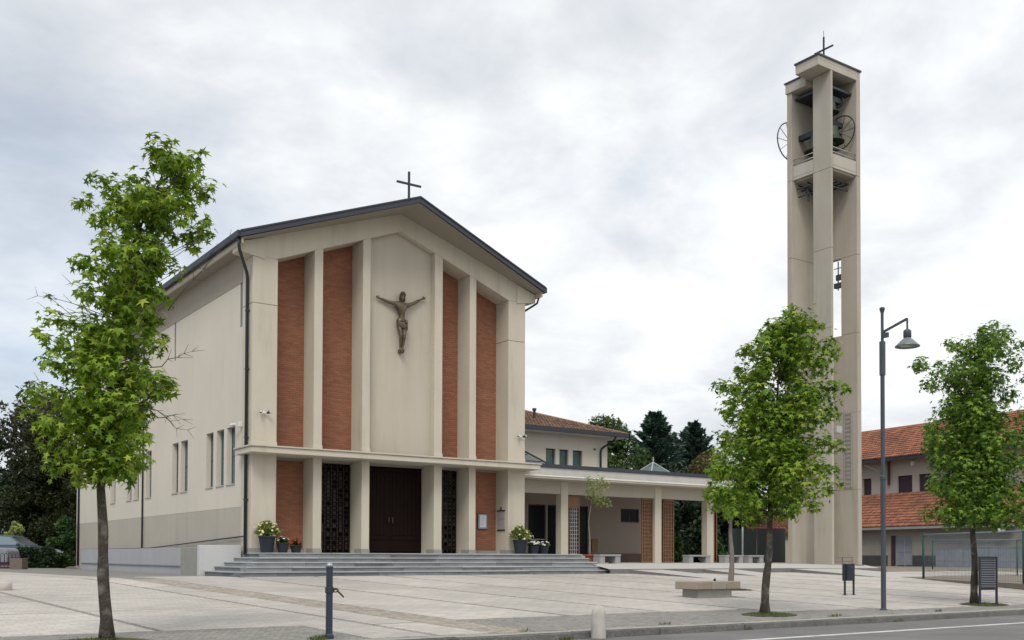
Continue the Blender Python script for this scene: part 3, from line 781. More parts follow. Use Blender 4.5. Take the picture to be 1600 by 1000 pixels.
# back wall with openings
mb = MB()
def bw(x0, x1, z0, z1): mb.box(x0, x1, 5.0, 5.2, z0, z1)
bw(10.2, 13.95, 0.06, 2.78); bw(13.95, 15.9, 2.12, 2.78); bw(15.9, 16.55, .06, 2.78); bw(16.55, 17.2, 2.12, 2.78)
bw(17.2, 19.07, 0.06, 2.78); bw(19.07, 20.15, .06, 1.46); bw(19.07, 20.15, 2.08, 2.78); bw(20.15, 20.4, .06, 2.78)
add('back_wall', mb, PINKW, port)
mb = MB()
for x0, x1 in ((10.2, 13.95), (15.9, 16.55), (17.2, 20.4)): mb.box(x0, x1, 4.985, 5.2, -.4, .055)
add('wall_plinth', mb, PBASE, port)
for x0, x1 in ((13.95, 14.87), (14.97, 15.9), (16.55, 17.2)):
    d = add('glass_door', MB().box(x0 + .003, x1 - .003, 5.08, 5.11, -.36, -.30).box(x0 + .003, x0 + .04, 5.08, 5.11, -.30, 2.11).box(x1 - .04, x1 - .003, 5.08, 5.11, -.3, 2.11).box(x0 + .04, x1 - .04, 5.08, 5.11, 2.06, 2.11), DARKM, port)
    add('pane', MB().box(x0 + .041, x1 - .041, 5.09, 5.10, -.3, 2.06), GLASSD, d)
add('push_bar', MB().box(14.05, 14.85, 5.03, 5.07, .62, .66), STEELP, port)
add('mullion', MB().box(14.872, 14.968, 5.0, 5.12, -.36, 2.118), PINKW, port)
w = add('window', MB().box(19.073, 20.147, 5.06, 5.09, 1.463, 1.51).box(19.073, 20.147, 5.06, 5.09, 2.03, 2.077).box(19.073, 19.11, 5.06, 5.09, 1.51, 2.03).box(20.11, 20.147, 5.06, 5.09, 1.51, 2.03).box(19.6, 19.63, 5.06, 5.09, 1.51, 2.03), DARKM, port)
add('pane', MB().box(19.112, 20.108, 5.07, 5.08, 1.512, 2.028), GLASSD, w)
add('inner_wall', MB().box(10.3, 20.3, 6.3, 6.5, -.4, 2.8).box(20.3, 20.4, 5.2, 6.5, -.4, 2.8), SOFFIT, port)
def lattice(x0, x1, y, z0, z1, grid):
    p = add('lattice_screen', MB().box(x0, x0 + .05, y, y + .06, z0, z1).box(x1 - .05, x1, y, y + .06, z0, z1).box(x0 + .05, x1 - .05, y, y + .06, z1 - .06, z1).box(x0 + .05, x1 - .05, y, y + .06, z0, z0 + .06), BRONZEB, port)
    n = 4 if grid else 5
    for k in range(1, n + 1):
        xx = x0 + .05 + (x1 - x0 - .1) * k / (n + 1)
        add('slat', MB().box(xx - (.009 if grid else .019), xx + (.009 if grid else .019), y + .012, y + .05, z0 + .06, z1 - .06), STEELP if grid else BRONZEB, p)
    mb = MB(); z = z0 + .2
    while z < z1 - .1:
        mb.box(x0 + .05, x1 - .05, y + .02, y + .042, z, z + (.018 if grid else .03)); z += .15
    add('cross_bars', mb, STEELP if grid else BRONZEB, p)
    add('backing', MB().box(x0 + .052, x1 - .052, y + .075, y + .095, z0, z1 - .02), WOODD, p)
    if grid: add('top_board', MB().box(x0 + .05, x1 - .05, y + .008, y + .054, z1 - .5, z1 - .062), BRONZEB, p)
lattice(13.16, 13.72, 1.25, -.33, 2.29, True)
lattice(16.85, 17.42, 1.12, -.33, 2.29, False)
lattice(18.02, 18.62, 1.12, -.33, 2.29, False)
lattice(20.95, 21.15, 1.12, -.33, 2.29, False)
# glass skylight
sk = thing('skylight', 'small glazed pyramid skylight on the flat portico roof', 'skylight', (19.16, 3.0, 3.34))
ap = (19.18, 3.0, 4.02); q = [(18.4, 2.3), (19.96, 2.3), (19.96, 3.7), (18.4, 3.7)]
for i in range(4):
    a, b = q[i], q[(i + 1) % 4]
    add('pane', MB().quad((a[0], a[1], 3.36), (b[0], b[1], 3.36), (ap[0], ap[1], 3.99)), GLASST, sk)
    add('frame_bar', MB().bar((a[0], a[1], 3.37), ap, .05), STEELP, sk)
add('finial', MB().bar((ap[0], ap[1], 3.98), (ap[0], ap[1], 4.25), .04), STEELP, sk)
add('curb', MB().box(18.38, 19.98, 2.28, 3.72, 3.335, 3.362), DARKM, sk)

# ------------------------------------------------------------------ roof tiles
def tile_proto(w, L, h):
    mb = MB(); n = 4
    for j, y in enumerate((0, L)):
        for k in range(n + 1):
            t = math.pi * k / n; s = 1.0 if j == 0 else .82
            mb.v.append((-math.cos(t) * w / 2 * s, y, math.sin(t) * h * s + (0.045 if j == 0 else 0.0)))
    for k in range(n): mb.f.append((k, k + 1, n + 1 + k + 1, n + 1 + k))
    mb.v += [(-w / 2, 0, -.01), (w / 2, 0, -.01)]; mb.f.append((0, 2 * n + 2, 2 * n + 3, 4, 3, 2, 1))
    return mb
def tiles(parent, origin, du, dv, nu, nv, w, L, m, quota, keep=None, order=None):
    """du along the eave, dv up the slope (unit vectors), in the parent's own frame."""
    du = Vector(du).normalized(); dv = Vector(dv).normalized(); nn = du.cross(dv)
    if nn.z < 0: nn = -nn
    base = tile_proto(w * 1.04, L * 1.18, w * .36)
    me = bpy.data.meshes.new('roof_tile'); me.from_pydata(base.v, [], base.f); me.materials.append(m); me.update()
    B = Matrix((du, dv, nn)).transposed().to_4x4()
    cells = [(i, j) for j in range(nv) for i in range(nu)]
    if order: cells.sort(key=order)
    rest = MB(); k = 0; r = random.Random(4)
    for i, j in cells:
        if keep and not keep(i, j): continue
        p = Vector(origin) + du * (i * w) + dv * (j * L + r.uniform(-.012, .012))
        mw = Matrix.Translation(p) @ B @ Matrix.Rotation(r.uniform(-.03, .03), 4, 'Z')
        if k < quota: place('roof_tile', me, parent, mw); k += 1
        else:
            q = len(rest.v); rest.v += [tuple(mw @ Vector(v)) for v in base.v]; rest.f += [tuple(q + z for z in f) for f in base.f]
    if rest.v: add('tile_field', rest, m, parent, kind='stuff', local=True)

# ------------------------------------------------------------------ house behind the portico
hs = thing('rear_house', 'cream house with dark gutter and old tiled hip roof behind the portico', 'house', (16.5, 8, 0))
mb = MB()
WW = [(17.10, 17.66), (17.89, 18.42), (18.68, 19.26)]
x = 10.3
for a, b in WW: mb.box(x, a, 8, 8.3, 3.9, 4.93); x = b
mb.box(x, 20.8, 8, 8.3, 3.9, 4.93); mb.box(10.3, 20.8, 8, 8.3, 4.93, 5.62); mb.box(10.3, 20.8, 8, 8.3, -.6, 3.9)
mb.box(10.3, 20.8, 8.3, 17, -.6, 5.62)
add('wall', mb, WALL, hs)
for a, b in WW:
    f = add('window', MB().box(a + .002, a + .035, 8.13, 8.16, 3.905, 4.926).box(b - .035, b - .002, 8.13, 8.16, 3.905, 4.926).box(a + .035, b - .035, 8.13, 8.16, 4.89, 4.926), DARKM, hs)
    add('pane', MB().box(a + .036, b - .036, 8.14, 8.15, 3.905, 4.888), GLASST, f)
add('soffit', MB().box(9.9, 21.5, 7.35, 17.6, 5.62, 5.70), WHITEP, hs)
add('gutter', MB().box(9.9, 21.55, 7.22, 7.36, 5.64, 5.84).box(21.5, 21.62, 7.22, 17.6, 5.64, 5.84), NAVY, hs)
rp = MB(); E0 = 5.74
rp.v = [(9.9, 7.3, E0), (21.55, 7.3, E0), (21.55, 17.6, E0), (9.9, 17.6, E0), (12, 12.4, 7.25), (18.7, 12.4, 7.25)]
rp.f = [(0, 1, 5, 4), (1, 2, 5), (2, 3, 4, 5), (3, 0, 4)]
rf = add('roof', rp, TILEU, hs)
o_ = ORG[rf.name]
sl = Vector((0, 5.1, 1.51)).normalized(); ln = Vector((0, 5.1, 1.51)).length
def keep_h(i, j):
    x = 9.9 + i * .2; t = (j + 1) * .33 / ln
    return x < 21.55 - t * 2.85 - .05
tiles(rf, Vector((10.0, 7.28, E0 + .01)) - o_, (1, 0, 0), sl, 58, 16, .2, .33, TILEO, 300, keep_h, order=lambda c: (c[0] < 25, c[1], c[0]))
add('hip_ridge', MB().tube([(21.5, 7.32, E0 + .05), (18.7, 12.4, 7.32)], .09, 6).tube([(12, 12.4, 7.32), (18.7, 12.4, 7.32)], .09, 6), TILEO, rf, smooth=True)
add('chimney', MB().tube([(17.6, 9.6, 6.3), (17.6, 9.6, 6.92)], .07, 8).tube([(17.6, 9.6, 6.90), (17.6, 9.6, 7.0)], .11, 8), DARKM, rf)
add('downpipe', MB().tube([(20.75, 7.3, 5.66), (20.75, 7.4, 5.5), (20.36, 7.9, 5.1), (20.33, 7.93, 4.9), (20.33, 7.93, 3.3)], .05, 8), DARKM, hs, smooth=True)
add('wall_vent', MB().box(20.0 - .06, 20.0 + .06, 7.97, 8.0, 5.0, 5.1), BROWNB, hs)

# ------------------------------------------------------------------ bell tower
tw = thing('bell_tower', 'tall grey concrete bell tower of thin slabs with open belfry', 'tower', (25.9, -0.7, -0.4))
YT = -1.86
SEG = [-0.45, 2.90, 6.30, 9.80, 13.25, 16.72, 21.0]
for a, b in zip(SEG, SEG[1:]):
    g = .012
    top = 20.94 if b > 20.9 else b - g
    add('fin', MB().box(25.01, 25.14, YT, -0.90, a, top), TOWER, tw, bevel=.012)
    if abs(a - 9.8) < .01: add('right_slab', MB().box(26.773, 27.03, YT, -1.0, a, b - g), TOWER, tw, bevel=.012)
    else: add('right_slab', MB().box(26.773, 27.03, YT, 0.46, a, 21.36 if b > 20.9 else b - g), TOWER, tw, bevel=.012)
    add('left_slab', MB().box(24.92, 26.768, 0.20, 0.46, a, 21.10 if b > 20.9 else b - g), TOWER, tw, bevel=.012)
add('core', MB().box(25.03, 25.12, YT + .02, -.92, -.4, 20.4).box(24.94, 26.76, .22, .44, -.4, 21.0).box(26.79, 27.01, YT + .02, -1.02, -.4, 21.2), TOWER, tw)
add('roof_slab', MB().box(24.19, 26.77, YT - .005, -0.63, 20.95, 21.22), TOWERL, tw, bevel=.012)
add('roof_edge', MB().box(24.14, 27.07, YT - .05, -0.60, 21.365, 21.44), ROOFM, tw)
add('roof_cap', MB().box(24.19, 27.02, YT - .005, -0.63, 21.222, 21.362) if False else MB().box(24.19, 26.768, YT - .005, -0.63, 21.222, 21.362), TOWERL, tw)
add('low_roof', MB().box(24.86, 26.768, -0.625, 0.50, 20.68, 21.12), TOWERL, tw, bevel=.01)
add('low_roof_edge', MB().box(24.81, 26.76, -0.595, 0.54, 21.124, 21.18), ROOFM, tw)
add('belfry_ceiling', MB().box(25.16, 26.76, YT + .25, 0.19, 20.36, 20.46), DARKM, tw)
add('parapet', MB().box(25.02, 25.09, -0.885, 0.19, 16.74, 17.35), TOWERL, tw, bevel=.006)
add('parapet', MB().box(25.16, 26.76, YT + .03, YT + .10, 16.74, 17.35), TOWERL, tw, bevel=.006)
add('parapet_rib', MB().box(25.012, 25.02, -0.88, 0.19, 16.86, 16.89).box(25.16, 26.76, YT + .022, YT + .03, 16.86, 16.89), TOWER, tw)
add('belfry_floor', MB().box(25.16, 26.76, YT + .11, 0.19, 16.66, 16.74), TOWER, tw)
rb_ = MB()
for z in (17.45, 17.66): rb_.tube([(25.05, -.89, z), (25.05, .19, z)], .022, 6).tube([(25.15, YT + .06, z), (26.77, YT + .06, z)], .022, 6)
add('railing', rb_, STEELP, tw, smooth=True)
mb = MB()
for k in range(5): mb.bar((25.2 + k * .33, YT + .3, 16.35), (25.2 + k * .33, .15, 16.35), .05)
for k in range(4): mb.bar((25.16, YT + .4 + k * .5, 16.5), (26.7, YT + .4 + k * .5, 16.42), .05)
mb.bar((25.3, -1.5, 16.1), (26.6, -1.5, 16.1), .05).bar((25.25, -.6, 16.0), (25.25, .1, 16.0), .05).tube([(25.3, -.4, 16.4), (25.3, -.4, 15.7)], .05, 6)
add('floor_frame', mb, DARKM, tw)
add('tower_cross', MB().box(25.79, 25.85, -.89, -.83, 21.44, 23.02).box(25.79, 25.85, -1.36, -.892, 22.42, 22.48).box(25.79, 25.85, -.828, -.36, 22.42, 22.48).bar((25.82, -.86, 23.05), (25.82, -.86, 23.3), .015), DARKM, tw)
lad = MB()
for xx in (26.70,):
    lad.bar((26.72, -1.55, 3.0), (26.72, -1.55, 6.4), .04).bar((26.72, -1.2, 3.0), (26.72, -1.2, 6.4), .04)
    z = 3.05
    while z < 6.4: lad.bar((26.72, -1.55, z), (26.72, -1.2, z), .03); z += .19
add('ladder', lad, STEELP, tw)
add('junction_box', MB().box(25.15, 25.5, YT - .15, YT + .05, 5.25, 5.55), STEELP, tw, bevel=.01)
add('aerial', MB().bar((26.95, -.72, 11.9), (26.95, -.72, 13.2), .04).bar((26.95, -.92, 12.9), (26.95, -.5, 12.9), .03).box(26.85, 27.02, -.95, -.55, 12.0, 12.22).box(26.9, 27.0, -.9, -.62, 12.35, 12.6), LAMPM, tw)
add('base_gate', MB().bar((25.3, YT + .25, -.08), (26.72, YT + .25, -.08), .04).bar((25.3, YT + .25, -.25), (26.72, YT + .25, -.25), .03).bar((25.32, YT + .25, -.42), (25.32, YT + .25, -.08), .04).bar((26.0, YT + .25, -.42), (26.0, YT + .25, -.08), .04), DKERB, tw)
add('plinth', MB().box(24.88, 27.1, 0.18, 0.5, -.6, -.40).box(26.72, 27.1, YT - .06, .178, -.6, -.40).box(24.96, 26.715, YT - .06, -.86, -.6, -.43), DKERB, tw)
def bell(label, c, r, wheel, wr, plane):
    b = thing('bell', label, 'bell', c, 0, 'bells hung in the belfry')
    prof = [(.02, 1.02), (.35, 1.0), (.48, .88), (.52, .6), (.60, .32), (.80, .10), (1.0, 0.0), (.96, -.03), (.86, .05)]
    add('bell_body', MB().lathe([(p[0] * r, p[1] * r * 1.35) for p in prof], c, 24), BELLM, b, smooth=True)
    add('clapper', MB().lathe([(.02, .7 * r), (.03, .1 * r), (.11 * r / .4, 0.02), (.12 * r / .4, -.06), (.05, -.12)], c, 10), DARKM, b, smooth=True)
    top = c[2] + r * 1.35
    hx = 0.75 if plane == 'x' else .25
    if plane == 'y': add('headstock', MB().box(c[0] - .12, c[0] + .12, c[1] - r * 1.2, wheel[1], top, top + .22), DARKM, b)
    else: add('headstock', MB().box(c[0] - r * 1.2, wheel[0], c[1] - .12, c[1] + .12, top, top + .22), DARKM, b)
    if wheel:
        u = (1, 0, 0) if plane == 'y' else (0, 1, 0); m_ = MB().ring(wheel, u, (0, 0, 1), wr, .028)
        for k in range(10):
            t = 2 * math.pi * k / 10
            m_.bar(wheel, Vector(wheel) + (Vector(u) * math.cos(t) + Vector((0, 0, 1)) * math.sin(t)) * wr, .018)
        m_.tube([Vector(wheel) - Vector((.06, .06, 0)), Vector(wheel) + Vector((.06, .06, 0))], .07, 8)
        add('wheel', m_, DARKM, b)
    return b
bell('greenish bell hanging at the left opening, its wheel outside the slab', (25.50, -0.72, 17.85), .56, (25.45, 0.72, 18.75), .86, 'y')
bell('large dark bell low in the right opening beside a spoked wheel', (26.0, -1.15, 18.25), .54, (26.60, -1.15, 18.80), .74, 'x')
bell('small dark bell hanging highest, under the belfry ceiling', (25.75, -1.3, 19.45), .36, (26.3, -1.3, 20.05), .22, 'x')

# ------------------------------------------------------------------ long house at the right
ang = math.atan2(-math.cos(R(7)), -math.sin(R(7)))
OB = (50.45, 12.2, 0)
rb = thing('tiled_house', 'long two storey house with red tiled roofs behind the wire fence', 'house', OB, ang)
def addl(n, mb, m, p=rb, **k): return add(n, mb, m, p, local=True, **k)
mb = MB().box(-12, -.56, 0, .3, -.9, 1.9).box(.84, 13, 0, .3, -.9, 1.9).box(-.56, .84, 0, .3, 1.38, 1.9).box(-12, 13, .6, 3.0, -.9, 1.8)
addl('wall', mb, RWALL)
blk = MB(); r = random.Random(2)
bm_ = bpy.data.meshes.new('block'); t_ = MB().box(-.39, .39, -.012, .0, -.19, .19); bm_.from_pydata(t_.v, [], t_.f); bm_.materials.append(RWALL); bm_.update()
for j in range(6):
    for i in range(18):
        x = -6 + i * .8 + (j % 2) * .4; z = -.55 + j * .4
        if -.95 < x < 1.25 or z + .2 > 1.9: continue
        place('block', bm_, rb, Matrix.Translation((x, r.uniform(-.004, .002), z)))
d = addl('door', MB().box(-.55, -.48, .05, .12, -.63, 1.37).box(.76, .83, .05, .12, -.63, 1.37).box(.10, .19, .05, .12, -.63, 1.37).box(-.48, .10, .05, .12, 1.3, 1.37).box(.19, .76, .05, .12, 1.3, 1.37).box(-.48, .10, .05, .12, .33, .40).box(.19, .76, .05, .12, .33, .40), STEELP)
for x0, x1 in ((-.478, .098), (.192, .758)):
    for z0, z1 in ((-.6, .328), (.402, 1.298)): addl('pane', MB().box(x0, x1, .08, .09, z0, z1), TARP, d)
addl('door_jamb', MB().box(-.93, -.57, -.03, .0, -.7, 1.42), SHUT)
addl('ledge', MB().box(-3.4, -1.25, -.45, -.01, -.8, .07).box(1.23, 3.38, -.45, -.01, -.8, .07), mat('dark_ledge', (0.06, 0.06, 0.062), .8, .2, 2))
addl('gutter', MB().box(-12, 8.9, -.62, -.50, 1.84, 2.0), STEELP)
addl('soffit', MB().box(-12, 8.8, -.50, 0, 1.93, 1.97), DARKM)
rl = MB(); rl.v = [(-12, -.55, 1.99), (8.8, -.55, 1.99), (8.8, 3.02, 4.5), (-12, 3.02, 4.5)]; rl.f = [(0, 1, 2, 3)]
lr = addl('lower_roof', rl, TILEU)
dv = Vector((0, 3.57, 2.51))
tiles(lr, (-7.0, -.58, 2.02), (1, 0, 0), dv, 76, 12, .21, .36, TILE, 300, None, order=lambda c: (c[0] > 55, c[1], c[0]))
addl('roof_gable', MB().prism([(-.5, 2.0), (3.0, 4.44), (3.0, 2.0)], 'x', 8.6, 8.8), SHUT)
addl('flashing', MB().bar((-12, 2.55, 4.26), (8.8, 2.55, 4.26), .08, .07), DARKM)
mb = MB().box(-12, -6.3, 3.03, 3.3, 4.3, 6.95).box(-5.5, -3.07, 3.03, 3.3, 4.3, 6.95).box(-1.76, -1.2, 3.03, 3.3, 4.3, 6.95).box(.05, 14, 3.03, 3.3, 4.3, 6.95)
for a, b in ((-6.3, -5.5), (-3.07, -1.76), (-1.2, .05)): mb.box(a, b, 3.03, 3.3, 5.80, 6.95)
mb.box(-12, 14, 3.5, 11, -.9, 6.9)
addl('upper_wall', mb, RWALLU)
for a, b in ((-6.3, -5.5), (-3.07, -1.76), (-1.2, .05)):
    f = addl('window', MB().box(a + .002, a + .05, 3.16, 3.22, 4.35, 5.796).box(b - .05, b - .002, 3.16, 3.22, 4.35, 5.796).box(a + .05, b - .05, 3.16, 3.22, 5.74, 5.796), SHUT)
    n = 4
    for k in range(n):
        w_ = (b - a - .1) / n
        addl('shutter_board', MB().box(a + .05 + k * w_ + .006, a + .05 + (k + 1) * w_ - .006, 3.18, 3.21, 4.35, 5.738), SHUT, f)
addl('upper_gutter', MB().box(-12, 14, 2.05, 2.2, 6.86, 7.05), DARKM)
addl('upper_soffit', MB().box(-12, 14, 2.2, 3.03, 6.9, 6.95), SOFFIT)
ru = MB(); ru.v = [(-14, 2.1, 7.06), (14, 2.1, 7.06), (14, 7, 9.83), (-14, 7, 9.83), (14, 12, 7.0), (-14, 12, 7.0)]; ru.f = [(0, 1, 2, 3), (3, 2, 4, 5)]
ur = addl('upper_roof', ru, TILEU)
tiles(ur, (-11.5, 2.06, 7.09), (1, 0, 0), (0, 4.9, 2.77), 108, 15, .21, .375, TILE, 300, None, order=lambda c: (c[0] > 70, c[1], c[0]))
addl('ridge_tiles', MB().tube([(-14, 7, 9.88), (14, 7, 9.88)], .12, 6), TILE, ur, smooth=True)
addl('downpipe', MB().tube([(-3.75, 2.9, 6.9), (-3.75, 2.9, 5.2)], .09, 8), SHUT)
addl('stay_pole', MB().tube([(-5.4, 2.2, 6.75), (-3.9, 2.95, 5.9)], .05, 6), STEELP)
addl('wall_box', MB().box(-1.75, -1.5, 2.85, 3.03, 6.45, 6.75), WHITEP)
for s0, s1, z, lab in ((3.5, 6.3, .50, 'lower weathered grey panel stack behind the fence'), (6.4, 10.5, .62, 'paler grey panel stack with a white edge at the far right')):
    mb = MB()
    e_ = Vector((math.cos(ang), math.sin(ang), 0)); n_ = Vector((-math.sin(ang), math.cos(ang), 0))
    c0 = Vector(OB) + e_ * (s0 + s1) / 2 + n_ * -.9
    b = thing('panel_stack', lab, 'barrier', (c0.x, c0.y, -.8), ang)
    hw = (s1 - s0) / 2
    n = 4
    for k in range(n): add('panel', MB().box(-hw + k * 2 * hw / n + .01, -hw + (k + 1) * 2 * hw / n - .01, -.06, .06, -.05, z + .78), TARP, b, local=True, bevel=.01)
    add('top_edge', MB().box(-hw, hw, -.08, .08, z + .785, z + .83), STEELP if s0 > 6 else TARP, b, local=True)

# ------------------------------------------------------------------ wire fence
def fence(label, pts, h, dense, base=True):
    f = thing('wire_fence', label, 'fence', (*pts[0][:2], pts[0][2]), 0, 'green wire fences by the yard')
    for p in pts: add('post', MB().tube([(p[0], p[1], p[2] - .1), (p[0], p[1], p[2] + h)], .042 if base else .03, 8), GREENP, f, smooth=True)
    for p, q in zip(pts, pts[1:]):
        P, Q = Vector(p), Vector(q); L = (Q - P).length
        add('top_rail', MB().tube([P + Vector((0, 0, h - .02)), Q + Vector((0, 0, h - .02))], .032, 8), RAILB, f, smooth=True)
        mb = MB(); n = int(L / dense)
        for k in range(1, n):
            c = P + (Q - P) * k / n
            mb.bar(c + Vector((0, 0, .06)), c + Vector((0, 0, h - .05)), .006)
        for z in [.08 + .2 * k for k in range(int(h / .2))]: mb.bar(P + Vector((0, 0, z)), Q + Vector((0, 0, z)), .007)
        add('wire_mesh', mb, MESHW, f, kind='stuff')
        if base: add('base_kerb', MB().bar(P + Vector((0, 0, -.02)), Q + Vector((0, 0, -.02)), .10, .08), DKERB, f)
fence('nearer green fence with thick corner post and blue grey top rail', [(22.15, -8.06, -.86), (19.0, -13.5, -.88), (16.2, -18.4, -.95), (13.4, -23.3, -1.0)], 1.62, .09)
fence('farther green fence panels in front of the grey stacks', [(32.2, -1.9, -.72), (30.5, -6.9, -.76), (28.8, -12.0, -.82)], 1.45, .12, False)

# ------------------------------------------------------------------ shed, pole and hill behind the portico
sh = thing('garden_shed', 'small grey shed with a low red tiled roof left of the tower', 'shed', (37.2, 11.8, -.5), -0.607)
def adds(n, mb, m, **k): return add(n, mb, m, sh, local=True, **k)
adds('wall', MB().box(-3.5, 2.2, 0, 3, -.3, 1.75), RWALL)
srf = adds('roof', MB().prism([(-.35, 1.78), (3.3, 2.95), (3.3, 3.0), (-.35, 1.86)], 'x', -3.8, 2.5), TILEU)
tiles(srf, (-3.7, -.36, 1.88), (1, 0, 0), (0, 3.65, 1.14), 30, 10, .21, .36, mat('dark_red_tile', (0.17, 0.065, 0.05), .9, .1, 1, rand=.3), 100)
adds('door', MB().box(-1.0, 1.0, -.06, -.005, -.2, 1.45), RWALLU)
adds('post', MB().box(1.5, 1.9, -.07, -.005, -.2, 1.5), SHUT)
solo('metal_pole', MB().tube([(26.4, 4.5, -.4), (26.4, 4.5, 2.4)], .045, 8), STEELP, 'thin pale metal pole in front of the dark trees by the portico', 'pole', smooth=True)
gp_ = thing('glass_panel', 'dark green glazed windbreak panels standing behind the thin pole', 'windbreak', (28.2, 5.2, -.4), -0.607)
for k in range(4):
    add('pane', MB().box(-1.4 + k * .72, -.74 + k * .72, -.01, .01, .05, 1.75), mat('bottle_glass', (0.018, 0.026, 0.026), .15, .1, 2, spec=.6), gp_, local=True)
    add('frame_post', MB().box(-1.44 + k * .72, -1.405 + k * .72, -.03, .03, 0, 1.8), DARKM, gp_, local=True)
mb = MB(); n = 60
for k in range(n + 1):
    t = R(5 + 110 * k / n); h = 90 + 50 * math.sin(k * .35) + 30 * math.sin(k * .9 + 1) + 14 * math.sin(k * 2.3)
    mb.v += [(1900 * math.sin(t), 1900 * math.cos(t), -3), (2300 * math.sin(t), 2300 * math.cos(t), h), (2800 * math.sin(t), 2800 * math.cos(t), -3)]
for k in range(n):
    for j in range(2): mb.f.append((3 * k + j, 3 * k + j + 1, 3 * k + 4 + j, 3 * k + 3 + j))
add('hills', mb, HILL, kind='structure', smooth=True)

